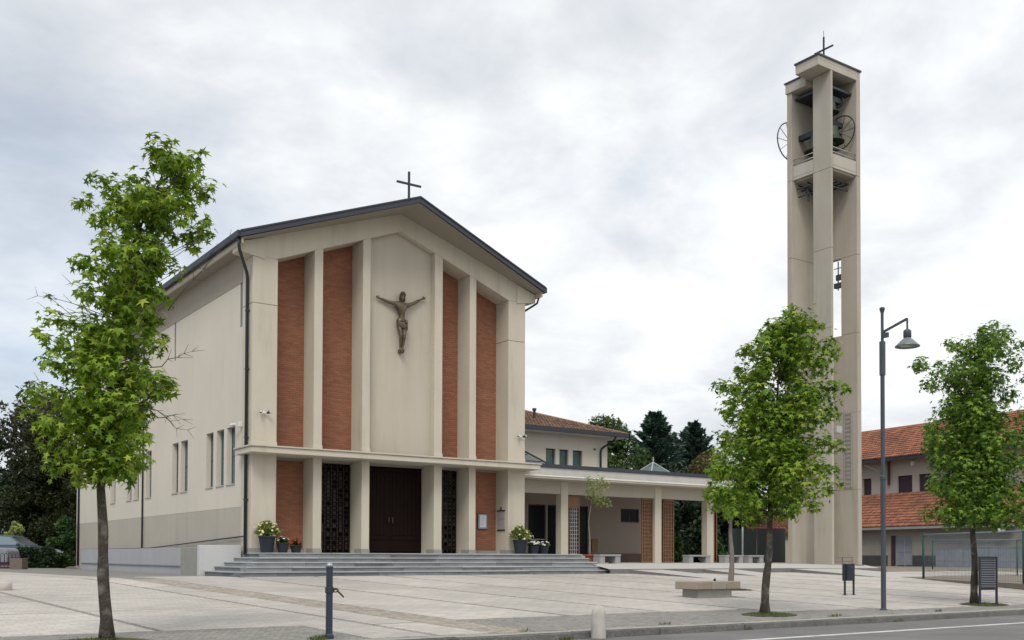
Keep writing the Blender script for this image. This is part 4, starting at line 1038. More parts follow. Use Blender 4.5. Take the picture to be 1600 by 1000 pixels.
# ------------------------------------------------------------------ trees with star shaped leaves
AH = Vector((RT.x, RT.y, 0)).normalized(); FH = Vector((FW.x, FW.y, 0)).normalized()
def star_leaf():
    mb = MB(); tips = [(90, 1.0), (28, .95), (152, .95), (-28, .62), (208, .62)]
    order = [(-90, .20), (-28, .62), (0, .34), (28, .95), (60, .38), (90, 1.0), (120, .38), (152, .95), (180, .34), (208, .62)]
    mb.v = [(0, 0.02, 0.10)] + [(r_ * math.cos(R(a)), r_ * math.sin(R(a)), 0 if r_ < .5 else -.10 * r_) for a, r_ in order]
    n = len(order); mb.f = [(0, 1 + k, 1 + (k + 1) % n) for k in range(n)]
    return mb
STAR = star_leaf()
def star_obj(m):
    me = bpy.data.meshes.new('leaf'); me.from_pydata(STAR.v, [], STAR.f); me.materials.append(m); me.update(); return me
def sweetgum(name, label, loc, trunk, cl, leaf, dens, lm, bm_, rad, seed, bare=(), quota=300, group='young trees in a row along the kerb', cat='tree', flat=0.62):
    t = thing(name, label, cat, loc, 0, group)
    o = Vector(loc); r = random.Random(seed)
    W2 = lambda a, h, d=0.0: o + AH * a + FH * d + Vector((0, 0, h))
    # trunk
    pts = []; n = len(trunk)
    def tp(h):
        for (a0, h0), (a1, h1) in zip(trunk, trunk[1:]):
            if h0 <= h <= h1: return a0 + (a1 - a0) * (h - h0) / (h1 - h0)
        return trunk[-1][0]
    H = trunk[-1][1]; hs_ = [H * k / 22 for k in range(23)]
    dj = [0.03 * math.sin(h * 2.1 + seed) for h in hs_]
    TP = [W2(tp(h) + .012 * math.sin(h * 5 + seed), h, d) for h, d in zip(hs_, dj)]
    TP[0] = TP[0] - Vector((0, 0, .06))
    rr = [rad * (1 - .93 * (h / H) ** 0.8) * (1 + .06 * math.sin(h * 9 + seed)) + (.35 * rad * max(0, 1 - h / .18)) for h in hs_]
    add('trunk', MB().tube(TP, rr, 12), bm_, t, smooth=True)
    hi = max(c[1] for c in cl); lo = min(c[1] for c in cl)
    half = {}
    leaves = []; br = MB(); tw_ = MB()
    for a, h, rad_c in cl:
        near = [c for c in cl if abs(c[1] - h) < .45]
        Rw = max(abs(c[0] - tp(h)) + c[2] for c in near)
        amp = math.sqrt(max(0.0, Rw * Rw - (a - tp(h)) ** 2)) * flat
        cents = [(a, h, r.uniform(-.4, .4) * amp, rad_c * .80)]
        if amp > 1.0 * rad_c: cents = [(a, h, -amp * r.uniform(.55, 1.0), rad_c * .80), (a + (tp(h) - a) * r.uniform(.1, .4), h + r.uniform(-.08, .08), amp * r.uniform(.3, .95), rad_c * .80)]
        if amp > 1.6 * rad_c: cents.append((tp(h) + (a - tp(h)) * .45 + r.uniform(-.08, .08), h + r.uniform(-.1, .1), r.uniform(-.45, .45) * amp, rad_c * .9))
        for a_, h_, d_, rc in cents:
            c = W2(a_, h_, d_)
            hb = max(lo - .02, h_ - (.10 + .42 * math.hypot(a_ - tp(h_), d_))); hb = min(hb, H * .97)
            b0 = W2(tp(hb), hb, 0); mid = (b0 + c) / 2 + Vector((r.uniform(-.05, .05), r.uniform(-.05, .05), -.06))
            rb0 = max(.005, .17 * rad * (1 - hb / H * .75))
            br.tube([b0, mid, c], [rb0, rb0 * .6, .004], 5, cap=False)
            nl = int(dens * (rc / (leaf / 2)) ** 2)
            for _ in range(nl):
                v = Vector((r.gauss(0, 1), r.gauss(0, 1), r.gauss(0, 1))).normalized() * (rc * (r.random() ** .45)) * (1.08 if r.random() > .16 else r.uniform(1.2, 1.75))
                p = c + v + Vector((0, 0, -.02))
                out = (v * .9 / rc + Vector((r.uniform(-.7, .7), r.uniform(-.7, .7), .75 + r.uniform(-.5, .5)))).normalized()
                q = out.to_track_quat('Z', 'Y')
                # the leaf tip hangs outwards and down
                tipd = (Vector((v.x, v.y, 0)).normalized() if v.length > 1e-4 else Vector((1, 0, 0))) + Vector((r.uniform(-.6, .6), r.uniform(-.6, .6), -.6))
                tipd = (tipd - out * tipd.dot(out)).normalized()
                xx = tipd.cross(out).normalized()
                m3 = Matrix((xx, tipd, out)).transposed().to_4x4()
                s = leaf / 2 * r.choice((r.uniform(.55, .9), r.uniform(.8, 1.3)))
                leaves.append((p.dot(FW), Matrix.Translation(p) @ m3 @ Matrix.Diagonal((s, s, s, 1)), p))
    for a0, h0, a1, h1, in bare:
        p0 = W2(a0, h0, r.uniform(-.1, .1)); p1 = W2(a1, h1, r.uniform(-.2, .2))
        k = 5; pp = [p0.lerp(p1, i / k) + Vector((r.uniform(-.03, .03), r.uniform(-.03, .03), r.uniform(-.03, .03))) for i in range(k + 1)]
        br.tube(pp, [.0075 - .0011 * i for i in range(k + 1)], 5, cap=False)
        for i in range(2, k + 1):
            for s_ in (-1, 1):
                e = pp[i] + (p1 - p0).normalized() * .10 + Vector((r.uniform(-.09, .09), r.uniform(-.09, .09), s_ * r.uniform(.02, .09)))
                br.tube([pp[i], e], [.0035, .0015], 4, cap=False)
    add('branches', br, TWIG, t, smooth=True)
    leaves.sort(key=lambda q: q[0])
    me = star_obj(lm); rest = MB()
    for k, (_, mw, p) in enumerate(leaves):
        if k < quota: place('leaf', me, t, Matrix.Translation(-o) @ mw)
        else:
            i = len(rest.v); rest.v += [tuple(mw @ Vector(v)) for v in STAR.v]; rest.f += [tuple(i + q for q in f) for f in STAR.f]
    add('crown', rest, lm, t, kind='stuff')
    return t
CL_L = [(0.7, 6.07, 0.17), (0.73, 5.9, 0.2), (0.89, 5.83, 0.2), (1.1, 5.85, 0.19), (1.21, 6.0, 0.07), (1.18, 5.82, 0.13), (0.53, 5.59, 0.16), (0.05, 5.59, 0.13), (-0.18, 5.41, 0.13), (-0.34, 5.39, 0.11), (0.17, 5.51, 0.19), (0.39, 5.39, 0.24), (0.61, 5.39, 0.22), (0.89, 5.43, 0.19), (1.09, 5.31, 0.19), (1.21, 5.15, 0.14), (1.33, 5.02, 0.09), (1.01, 5.11, 0.13), (0.26, 5.19, 0.21), (0.1, 5.07, 0.16), (0.34, 4.99, 0.19), (0.14, 4.83, 0.16), (0.18, 4.71, 0.22), (0.42, 4.63, 0.21), (0.66, 4.75, 0.19), (0.82, 4.71, 0.13), (-0.18, 4.63, 0.13), (0.03, 4.51, 0.22), (0.26, 4.47, 0.24), (0.54, 4.47, 0.16), (-0.69, 4.25, 0.06), (-0.17, 4.31, 0.16), (0.03, 4.19, 0.22), (0.35, 4.15, 0.22), (0.59, 4.11, 0.16), (0.74, 4.23, 0.09), (-0.61, 3.98, 0.16), (-0.41, 3.9, 0.16), (-0.68, 3.74, 0.14), (-0.48, 3.62, 0.19), (-0.24, 3.67, 0.22), (0.03, 3.75, 0.22), (0.31, 3.75, 0.22), (0.59, 3.75, 0.14), (0.75, 3.75, 0.09), (-0.64, 3.42, 0.16), (-0.4, 3.35, 0.22), (-0.08, 3.35, 0.25), (0.24, 3.39, 0.24), (0.56, 3.27, 0.21), (0.76, 3.19, 0.14), (-0.75, 3.03, 0.18), (-0.47, 2.99, 0.22), (-0.16, 2.99, 0.25), (0.16, 2.95, 0.25), (0.44, 2.91, 0.21), (0.68, 3.07, 0.14), (0.88, 3.19, 0.07), (-0.87, 2.83, 0.1), (-0.59, 2.71, 0.21), (-0.23, 2.67, 0.24), (0.09, 2.67, 0.25), (0.36, 2.71, 0.21), (0.56, 2.51, 0.13), (-0.66, 2.47, 0.16), (-0.39, 2.39, 0.21), (-0.07, 2.35, 0.24), (0.21, 2.35, 0.22), (0.45, 2.31, 0.14), (-0.54, 2.19, 0.17), (-0.22, 2.11, 0.19), (0.05, 2.11, 0.19), (0.29, 2.11, 0.16), (-0.54, 2.03, 0.07)]
CL_R1 = [(0.44, 5.67, 0.13), (0.37, 5.42, 0.26), (0.68, 5.49, 0.24), (0.94, 5.43, 0.16), (0.07, 5.3, 0.24), (-0.17, 5.06, 0.22), (-0.41, 4.94, 0.16), (0.25, 5.0, 0.34), (0.67, 5.06, 0.34), (1.1, 5.0, 0.24), (1.31, 4.88, 0.13), (-0.53, 4.57, 0.18), (-0.17, 4.57, 0.31), (0.91, 4.64, 0.31), (0.55, 4.7, 0.26), (-0.89, 4.27, 0.17), (-0.59, 4.21, 0.26), (-0.23, 4.03, 0.34), (0.67, 4.09, 0.34), (1.15, 4.22, 0.28), (1.43, 4.24, 0.13), (-0.77, 3.85, 0.22), (-0.35, 3.67, 0.36), (0.13, 3.61, 0.38), (0.61, 3.67, 0.38), (1.03, 3.79, 0.28), (1.27, 3.73, 0.13), (-0.84, 3.36, 0.19), (-0.53, 3.18, 0.36), (-0.05, 3.12, 0.38), (0.43, 3.13, 0.38), (0.91, 3.19, 0.28), (1.21, 3.13, 0.17), (-0.78, 2.76, 0.24), (-0.29, 2.64, 0.38), (0.19, 2.64, 0.38), (0.73, 2.71, 0.34), (1.15, 2.71, 0.19), (-0.78, 2.28, 0.22), (-0.36, 2.16, 0.28), (0.07, 2.22, 0.24), (0.55, 2.28, 0.26), (0.97, 2.34, 0.22), (1.27, 2.47, 0.12), (-1.02, 2.72, 0.22), (-1.02, 2.3, 0.24), (-0.72, 1.98, 0.2), (-0.42, 1.92, 0.2), (0.35, 1.98, 0.2), (0.75, 2.05, 0.2)]
CL_R2 = [(0.37, 6.42, 0.15), (0.15, 6.2, 0.22), (0.52, 6.2, 0.22), (0.29, 5.9, 0.34), (0.71, 5.86, 0.19), (-0.67, 5.97, 0.18), (-0.63, 5.75, 0.15), (-0.01, 5.68, 0.34), (0.51, 5.46, 0.34), (0.85, 5.13, 0.19), (-1.34, 5.5, 0.22), (-1.04, 5.3, 0.22), (-1.19, 5.08, 0.15), (-0.68, 5.23, 0.19), (-0.3, 5.31, 0.29), (0.14, 5.09, 0.41), (-0.16, 4.79, 0.38), (0.58, 4.79, 0.29), (-0.75, 4.49, 0.34), (-0.31, 4.34, 0.41), (0.28, 4.34, 0.44), (0.84, 4.27, 0.29), (-1.05, 4.12, 0.24), (-1.13, 3.75, 0.29), (-0.61, 3.82, 0.44), (-0.02, 3.75, 0.47), (0.57, 3.83, 0.44), (1.05, 3.9, 0.32), (-0.98, 3.3, 0.27), (-0.47, 3.23, 0.44), (0.13, 3.23, 0.47), (0.72, 3.23, 0.44), (1.13, 3.31, 0.32), (-1.06, 2.78, 0.29), (-0.62, 2.64, 0.41), (-0.03, 2.64, 0.44), (0.56, 2.64, 0.44), (1.08, 2.79, 0.32), (-0.92, 2.19, 0.29), (-0.4, 2.12, 0.38), (0.12, 2.12, 0.35), (0.63, 2.12, 0.34), (1.08, 2.27, 0.32), (-0.7, 1.9, 0.16), (0.41, 1.9, 0.19), (0.9, 1.9, 0.19)]
CL_TH = [(-0.28, 3.68, 0.34), (0.14, 3.43, 0.39), (-0.4, 3.17, 0.34), (0.14, 2.75, 0.42), (-0.51, 2.66, 0.31), (-0.12, 2.32, 0.34), (0.39, 2.33, 0.29), (-0.57, 2.2, 0.17), (-0.03, 2.07, 0.2)]
CL_PT = [(-0.05, 3.10, 0.24), (0.32, 3.05, 0.28), (0.62, 2.96, 0.2), (0.06, 2.78, 0.28), (0.48, 2.71, 0.28), (0.22, 2.45, 0.24), (0.6, 2.33, 0.22), (0.72, 2.15, 0.15), (-0.18, 2.66, 0.16)]
bareL = [(0.75, 4.1, 1.45, 5.0), (0.8, 4.45, 1.3, 4.75), (0.2, 4.1, -0.55, 4.5), (0.1, 4.0, -0.85, 4.3), (0.15, 3.95, -0.7, 4.1), (-0.4, 2.9, -1.0, 2.95), (-0.5, 2.9, -0.95, 3.25), (0.5, 2.85, 1.0, 2.6), (0.4, 2.9, 0.95, 2.75), (0.6, 5.1, 0.5, 5.75), (0.3, 5.0, -0.05, 5.8), (0.5, 3.4, 1.05, 3.6)]
sweetgum('sweetgum_tree', 'tall leaning young tree with sparse bright leaves at far left foreground', (-8.16, -16.81, -1.16), [(0.0, 0.0), (-0.04, 0.96), (-0.06, 1.91), (0.01, 2.47), (0.06, 3.51), (0.15, 4.23), (0.26, 4.79), (0.41, 5.27), (0.59, 5.67), (0.7, 5.99)], CL_L, .170, 12.0, LF_A, BARK, .082, 1, bareL)
sweetgum('sweetgum_tree', 'bushy young tree in front of the bell tower, beside the stone bench', (3.61, -16.97, -1.16), [(0.0, 0.0), (0.06, 0.96), (0.12, 1.92), (0.16, 3.13), (0.25, 4.09), (0.29, 4.58), (0.34, 5.3)], CL_R1, .168, 13.0, LF_B, BARK, .085, 2, [(0.25, 3.9, 0.62, 4.45), (0.25, 4.0, 0.0, 4.35)])
sweetgum('sweetgum_tree', 'dark green dense young tree at far right by the slatted screen', (10.98, -16.73, -1.15), [(0.0, 0.0), (-0.02, 1.83), (0.02, 3.6), (0.11, 5.09), (0.29, 5.98)], CL_R2, .168, 12.5, LF_C, BARK, .09, 3)
sweetgum('sweetgum_tree', 'slender young tree with thin pale trunk behind the stone bench', (9.03, -11.04, -0.965), [(0.0, 0.0), (0.02, 1.05), (-0.01, 2.07), (-0.06, 2.92), (-.1, 3.5)], CL_TH, .155, 6.0, LF_B, BARKT, .085, 4, quota=100, group='young trees on the plaza')
sweetgum('potted_tree', 'slim pale leaved tree growing from a terracotta pot by the portico', (12.72, -0.6, -0.05), [(0.0, 0.0), (-0.03, 1.3), (.05, 2.0), (.2, 2.6)], [(a, h - .28, r_) for a, h, r_ in CL_PT], .13, 3.6, LF_OLIVE, BARKT, .04, 5, quota=100, group='plants in pots')

# ------------------------------------------------------------------ background trees
def clump_mesh(cs, n, size, r, drop=0.0, surf=.5, elong=1.0):
    """small folded leaf faces spread through blobs (centre, radii)."""
    mb = MB(); wts = [c[1][0] * c[1][1] + c[1][2] * c[1][0] for c in cs]; tot = sum(wts)
    for (c, rad), w in zip(cs, wts):
        for _ in range(int(n * w / tot)):
            v = Vector((r.gauss(0, 1), r.gauss(0, 1), r.gauss(0, 1))).normalized()
            k = r.random() ** (1 / 3.0) if r.random() > surf else r.uniform(.85, 1.12)
            p = Vector(c) + Vector((v.x * rad[0], v.y * rad[1], v.z * rad[2])) * k
            s = size * r.uniform(.55, 1.3)
            u = Vector((r.gauss(0, 1), r.gauss(0, 1), r.gauss(0, 1) - drop)).normalized(); w_ = u.cross(Vector((r.gauss(0, 1), r.gauss(0, 1), r.gauss(0, 1)))).normalized()
            i = len(mb.v); nn = u.cross(w_) * s * .18
            mb.v += [tuple(p - u * s * elong), tuple(p + w_ * s * .5 + nn), tuple(p + u * s * elong), tuple(p - w_ * s * .5 + nn)]
            mb.f += [(i, i + 1, i + 2), (i, i + 2, i + 3)]
    return mb
def bg_tree(name, label, base, h, hw, n, size, m, seed, kind='round', cat='tree', trunk=.2, group='trees behind the buildings', low=.12, nb=26):
    t = thing(name, label, cat, base, 0, group); r = random.Random(seed); b = Vector(base); cs = []
    if kind == 'round':
        for k in range(nb):
            z = r.uniform(low, .93); wdt = math.sin(math.pi * min(1, (z - low + .12) / (1.08 - low))) ** .7
            a = r.uniform(0, 2 * math.pi); q = hw * wdt * r.uniform(.1, .82); s = hw * r.uniform(.22, .42)
            cs.append((b + Vector((math.cos(a) * q, math.sin(a) * q, z * h)), (s, s, s * .8)))
    elif kind == 'cone':
        for k in range(nb):
            z = low + (.97 - low) * (k / nb); wdt = (1 - z) ** .75
            for j in range(4):
                a = r.uniform(0, 2 * math.pi); q = hw * wdt * r.uniform(.2, .95); s = hw * (.12 + .2 * wdt) * r.uniform(.7, 1.2)
                cs.append((b + Vector((math.cos(a) * q, math.sin(a) * q, z * h - q * .12)), (s, s, s * .55)))
    elif kind == 'deodar':
        for k in range(nb * 4):
            z = low + (.97 - low) * (k / (nb * 4)) + r.uniform(-.012, .012); wdt = max(.03, 1 - z) ** .72
            a = r.uniform(0, 2 * math.pi); cs.append((b + Vector((math.cos(a), math.sin(a), 0)) * hw * wdt * r.uniform(.45, .75) + Vector((0, 0, z * h)), (.1, .1, .1)))
    add('trunk', MB().tube([b - Vector((0, 0, .2)), b + Vector((.05 * h * r.uniform(-.3, .3), 0, h * .5)), b + Vector((0, 0, h * .9))], [trunk, trunk * .7, .03], 8), BARK, t, smooth=True)
    br = MB()
    for c, rad in cs[::2]:
        z0 = max(.1 * h, (c.z - b.z) * .75); br.tube([b + Vector((0, 0, z0)), (b + Vector((0, 0, z0)) + c) / 2 + Vector((0, 0, .1)), c], [trunk * .3, trunk * .2, .02], 4, cap=False)
    add('branches', br, BARK, t)
    if kind == 'deodar':
        cm = MB(); nbo = 330
        for k in range(nbo):
            z = low + (1.0 - low) * (k / nbo) ** .9; wdt = max(.02, 1 - z) ** .66 * r.uniform(.68, 1.18); a = r.uniform(0, 2 * math.pi); L_ = hw * wdt + .12
            o_ = b + Vector((0, 0, z * h - .1 * L_)); e = Vector((math.cos(a), math.sin(a), 0)); side = Vector((-math.sin(a), math.cos(a), 0))
            for q in range(int(n / nbo)):
                f = r.random() ** .7; wd = .30 * L_ * (1.08 - f) * min(1, f * 3) + .05
                p = o_ + e * (L_ * f) + Vector((0, 0, L_ * (.50 * f * f - .06))) + side * r.uniform(-wd, wd) + Vector((0, 0, r.uniform(-.16, .06)))
                u = (e * r.uniform(.5, 1) + side * r.uniform(-.6, .6) + Vector((0, 0, r.uniform(-.25, .75)))).normalized(); w_ = u.cross(Vector((r.gauss(0, 1), r.gauss(0, 1), r.gauss(0, 1)))).normalized(); s_ = size * r.uniform(.6, 1.3)
                i = len(cm.v); cm.v += [tuple(p - u * s_), tuple(p + w_ * s_ * .3), tuple(p + u * s_ * 1.2), tuple(p - w_ * s_ * .3)]; cm.f.append((i, i + 1, i + 2, i + 3))
        add('crown', cm, m, t, kind='stuff')
        return t
    add('crown', clump_mesh(cs, n, size, r), m, t, kind='stuff')
    return t
bg_tree('deodar_tree', 'broad dark conifer, tallest of those behind the portico roof', (40.1, 25.5, -.5), 10.9, 4.0, 34000, .17, LF_DEO, 31, 'deodar', nb=26)
bg_tree('deodar_tree', 'narrower dark conifer on the right of the tall one', (44.6, 26.0, -.5), 10.6, 3.9, 32000, .17, LF_DEO, 32, 'deodar', nb=26)
bg_tree('leafy_tree', 'rounded mid green tree right behind the rear house', (34.0, 24.0, -.5), 9.7, 3.3, 19000, .15, LF_MID, 33, nb=40)
bg_tree('leafy_tree', 'small brownish tree between the conifers and the tower', (39.6, 19.4, -.5), 7.2, 2.8, 11000, .14, LF_BRN, 34)
bg_tree('leafy_tree', 'light green tree rising beside the tall tower, half hidden', (36.8, 14.8, -.5), 6.0, 2.4, 10000, .14, LF_MID, 35)
bg_tree('evergreen_tree', 'dark evergreen seen through the last opening of the portico', (26.5, 9.6, -.4), 5.2, 2.6, 9000, .2, LF_DARK, 36, low=.02, nb=34)
bg_tree('evergreen_tree', 'dark evergreen behind the benches at the portico end', (30.2, 9.6, -.4), 4.2, 2.5, 8000, .2, LF_DARK, 37, low=.02, nb=34)
bg_tree('evergreen_tree', 'dark evergreen closing the view behind the portico lattice', (23.6, 12.6, -.4), 5.6, 2.8, 8000, .22, LF_DARK, 38, low=.02, nb=34)
bg_tree('yew_tree', 'wide brownish dark yew left of the church, behind the car', (1.2, 37.5, -.7), 9.4, 4.2, 52000, .115, LF_YEW, 39, 'cone', low=.03, nb=26)
bg_tree('evergreen_tree', 'dark evergreen at the far left edge behind the car', (-2.6, 44.0, -.7), 9.6, 3.4, 12000, .26, LF_DARK, 40, low=.03, nb=36)
bg_tree('bare_tree', 'thin grey brown tree with gaps rising above the yew', (3.6, 52.5, -.7), 13.2, 5.2, 7000, .24, LF_GREY, 41, low=.3, nb=30)
bg_tree('evergreen_tree', 'dark tree filling the gap between yew and church', (6.2, 44.0, -.7), 7.2, 3.2, 9000, .24, LF_YEW, 42, low=.03, nb=30)
bg_tree('garden_shrub', 'rounded green shrub at the rear corner of the church', (-0.42, 24.35, -.7), 2.45, 0.82, 5500, .11, LF_SHR, 43, cat='shrub', trunk=.05, group='shrubs and hedges', low=.06, nb=20)
bg_tree('garden_shrub', 'yellow green shrub showing above the parked car', (-1.5, 31.0, -.7), 2.45, 0.75, 1800, .12, LF_YEL, 44, cat='shrub', trunk=.05, group='shrubs and hedges', low=.2)
bg_tree('garden_shrub', 'bright green shrub beside the bronze lattice under the portico', (19.9, 2.3, -.33), 1.15, .40, 1600, .09, LF_SHR, 45, cat='shrub', trunk=.03, group='shrubs and hedges', low=.08)
bg_tree('garden_shrub', 'strappy low shrub behind the benches of the portico', (24.4, 4.2, -.33), .85, .6, 1500, .11, LF_SHR, 46, cat='shrub', trunk=.03, group='shrubs and hedges', low=.05)
# hedge in front of the car
hg = thing('clipped_hedge', 'low dark clipped hedge in front of the parked car', 'hedge', (-2.2, 21.6, -.7), -0.607, 'shrubs and hedges')
r = random.Random(8)
add('foliage', clump_mesh([(Vector((x * .17 - .68, 0, .1 + .22 * z)), (.22, .28, .2)) for x in range(9) for z in range(4)], 5200, .09, r), LF_DARK, hg, kind='stuff', local=True)
mb = MB()
for k in range(6): mb.tube([(-.65 + k * .26, 0, -.05), (-.65 + k * .26, .03, .7)], .02, 5)
add('stem', mb, BARK, hg, local=True)

# ------------------------------------------------------------------ crucifix figure
def skin_mesh(name, verts, edges, radii, root, m, parent=None, sub=2):
    me = bpy.data.meshes.new(name); me.from_pydata(verts, edges, []); o = bpy.data.objects.new(name, me); C.objects.link(o)
    mo = o.modifiers.new('s', 'SKIN'); mo.use_smooth_shade = True
    for i, rr in enumerate(radii):
        v = me.skin_vertices[0].data[i]; v.radius = rr if isinstance(rr, tuple) else (rr, rr); v.use_root = (i == root)
    ss = o.modifiers.new('b', 'SUBSURF'); ss.levels = ss.render_levels = sub
    dg = bpy.context.evaluated_depsgraph_get(); dg.update()
    nm = bpy.data.meshes.new_from_object(o.evaluated_get(dg)); o.modifiers.clear(); o.data = nm; nm.name = name
    nm.materials.clear(); nm.materials.append(m); nm.polygons.foreach_set('use_smooth', [True] * len(nm.polygons))
    if parent is not None: o.parent = parent
    return o
FX, FZ, FY = 5.205, 6.72, 0.12                                   # figure origin: under the feet, in front of the panel
cf = thing('crucifix_statue', 'bronze crucified figure with outstretched arms on the central panel', 'statue', (FX, FY, FZ))
V = []; Eg = []; Rd = []
def jv(x, y, z, rr, p=None):
    V.append((x, y, z)); Rd.append(rr)
    if p is not None: Eg.append((p, len(V) - 1))
    return len(V) - 1
pel = jv(0, 0, 1.00, (.150, .105))
wst = jv(.01, .0, 1.18, (.118, .085), pel); rib = jv(.0, -.02, 1.36, (.155, .108), wst); chs = jv(-.01, -.01, 1.54, (.165, .105), rib)
nek = jv(-.005, -.02, 1.68, .062, chs); hd0 = jv(.015, -.05, 1.80, (.085, .10), nek); hd1 = jv(.03, -.06, 1.93, (.075, .09), hd0)
for s, up in ((-1, 0), (1, 1)):
    sh_ = jv(s * .21, 0, 1.60, .088, chs); uz = lambda x: (.20 if up else -.14) * (abs(x) - .21); up_ = jv(s * .36, .02, 1.63 + uz(.36), .066, sh_); el = jv(s * .52, .04, 1.68 + uz(.52), .056, up_)
    fa = jv(s * .64, .05, 1.735 + uz(.64), .052, el); wr = jv(s * .78, .06, 1.785 + uz(.78), .034, fa); hz_ = 1.81 + uz(.85); pm = jv(s * .85, .06, hz_, (.042, .026), wr)
    for k, (dx, dz, L) in enumerate(((.05, .045, .8), (.07, .03, 1.0), (.078, .008, .95), (.068, -.016, .75))):
        f1 = jv(s * (.85 + dx * .75), .05, hz_ + dz * .9, .013, pm); f2 = jv(s * (.85 + dx * 1.35 * L), .035, hz_ + .005 + dz * 1.5, .010, f1)
    t1 = jv(s * .83, .03, hz_ + .04, .014, pm); t2 = jv(s * .85, .015, hz_ + .08, .011, t1)
    hp = jv(s * .085, .0, .90, (.105, .10), pel); th_ = jv(s * .082, -.04, .72, .088, hp); kn = jv(s * .062, -.09, .52, .062, th_)
    cf_ = jv(s * .050, -.03, .36, .058, kn); an = jv(s * .034, .01, .13, .036, cf_); ft = jv(s * .03 + .01, -.05, .04 + (.03 if s > 0 else 0), (.04, .03), an); to = jv(s * .025 + .01, -.12, -.02 + (.03 if s > 0 else 0), (.036, .02), ft)
skin_mesh('body', V, Eg, Rd, 0, BRONZE, cf)
def lump(name, blobs, parent, m, n=14):
    mb = MB()
    for c, rad in blobs:
        k0 = len(mb.v)
        for i in range(n + 1):
            ph = math.pi * i / n
            for j in range(n):
                t = 2 * math.pi * j / n
                mb.v.append((c[0] + rad[0] * math.sin(ph) * math.cos(t), c[1] + rad[1] * math.sin(ph) * math.sin(t), c[2] + rad[2] * math.cos(ph)))
        for i in range(n):
            for j in range(n): mb.f.append((k0 + i * n + j, k0 + (i + 1) * n + j, k0 + (i + 1) * n + (j + 1) % n, k0 + i * n + (j + 1) % n))
    return add(name, mb, m, parent, smooth=True, local=True)
lump('hair', [((.03, -.02, 1.93), (.10, .105, .11)), ((-.06, -.03, 1.80), (.045, .07, .13)), ((.09, -.0, 1.80), (.03, .05, .11)), ((-.08, -.04, 1.68), (.03, .045, .09)), ((.035, -.125, 1.755), (.035, .03, .05))], cf, mat('bronze_hair', (0.05, 0.04, 0.03), .5, .3, 12, .4, 60, metal=.4))
lump('face', [((.035, -.158, 1.845), (.014, .022, .028)), ((.008, -.147, 1.872), (.017, .012, .009)), ((.062, -.147, 1.872), (.017, .012, .009)), ((.036, -.150, 1.805), (.024, .013, .009)), ((.036, -.142, 1.895), (.06, .016, .012))], cf, BRONZE, 8)
mb = MB()
pr = [(.165, 1.10, .115), (.185, 1.06, .135), (.178, 1.0, .14), (.19, .94, .145), (.178, .88, .14), (.168, .83, .135), (.15, .80, .12)]
n = 26; k0 = 0
for rx, z, ry in pr:
    for j in range(n):
        t = 2 * math.pi * j / n; w_ = 1 + .05 * math.sin(j * 2.4 + z * 30)
        mb.v.append((rx * w_ * math.cos(t), ry * w_ * math.sin(t) - .01, z + .02 * math.sin(t * 2 + 1)))
for i in range(len(pr) - 1):
    for j in range(n): mb.f.append((i * n + j, i * n + (j + 1) % n, (i + 1) * n + (j + 1) % n, (i + 1) * n + j))
add('loincloth', mb, BRONZE, cf, smooth=True, local=True)
lump('cloth_knot', [((.11, -.14, 1.0), (.05, .04, .06)), ((.15, -.10, .86), (.035, .035, .14)), ((-.03, -.15, 1.03), (.10, .025, .03))], cf, BRONZE, 8)
add('foot_block', MB().box(-.07, .09, -.02, .13, -.02, .10), BRONZE, cf, local=True, bevel=.01)
add('wall_fixing', MB().box(-.03, .03, .05, .14, 1.2, 1.3), DARKM, cf, local=True)

# ------------------------------------------------------------------ street furniture
lp = thing('street_lamp', 'tall grey street lamp with a bell shaped hanging lamp', 'street lamp', (7.07, -17.09, -1.175))
LX, LY, LZ = 7.07, -17.09, -1.175
add('pole', MB().tube([(LX, LY, LZ - .1), (LX, LY, LZ + 2.75)], .052, 14).tube([(LX, LY, LZ + 2.75), (LX, LY, LZ + 5.5)], .044, 14).tube([(LX, LY, LZ + 4.85), (LX, LY, LZ + 5.55)], .062, 8).tube([(LX, LY, LZ + 5.5), (LX, LY, LZ + 6.22)], .03, 10).lathe([(.03, 6.14), (.055, 6.22), (.055, 6.25), (.02, 6.27)], (LX, LY, LZ), 12), LAMPM, lp, smooth=False)
add('collar', MB().lathe([(.056, 2.68), (.062, 2.70), (.062, 2.76), (.048, 2.78)], (LX, LY, LZ), 14), LAMPM, lp)
ax, ay = LX + .05, LY - .55
add('arm', MB().bar((LX, LY, LZ + 5.74), (ax, ay, LZ + 5.93), .035, .045).tube([(ax, ay, LZ + 5.94), (ax, ay, LZ + 5.68)], .02, 8).box(LX - .03, LX + .03, LY - .14, LY, LZ + 5.62, LZ + 5.72), LAMPM, lp)
add('lamp_cap', MB().lathe([(.03, 5.72), (.075, 5.69), (.08, 5.66), (.08, 5.55), (.06, 5.53)], (ax, ay, LZ), 16), LAMPM, lp, smooth=True)
add('lamp_shade', MB().lathe([(.055, 5.56), (.075, 5.53), (.135, 5.48), (.19, 5.42), (.245, 5.37), (.24, 5.355), (.18, 5.39), (.09, 5.43)], (ax, ay, LZ), 24), mat('lamp_shade_grey', (0.16, 0.18, 0.20), .4, .05, 3, spec=.5), lp, smooth=True)
add('lamp_glass', MB().lathe([(.175, 5.392), (.15, 5.372), (.02, 5.362)], (ax, ay, LZ), 20), mat('frosted_glass', (0.42, 0.42, 0.38), .3, .03, 3), lp, smooth=True)
add('base_plate', MB().lathe([(.075, -.05), (.075, .02), (.055, .04)], (LX, LY, LZ), 14), LAMPM, lp)

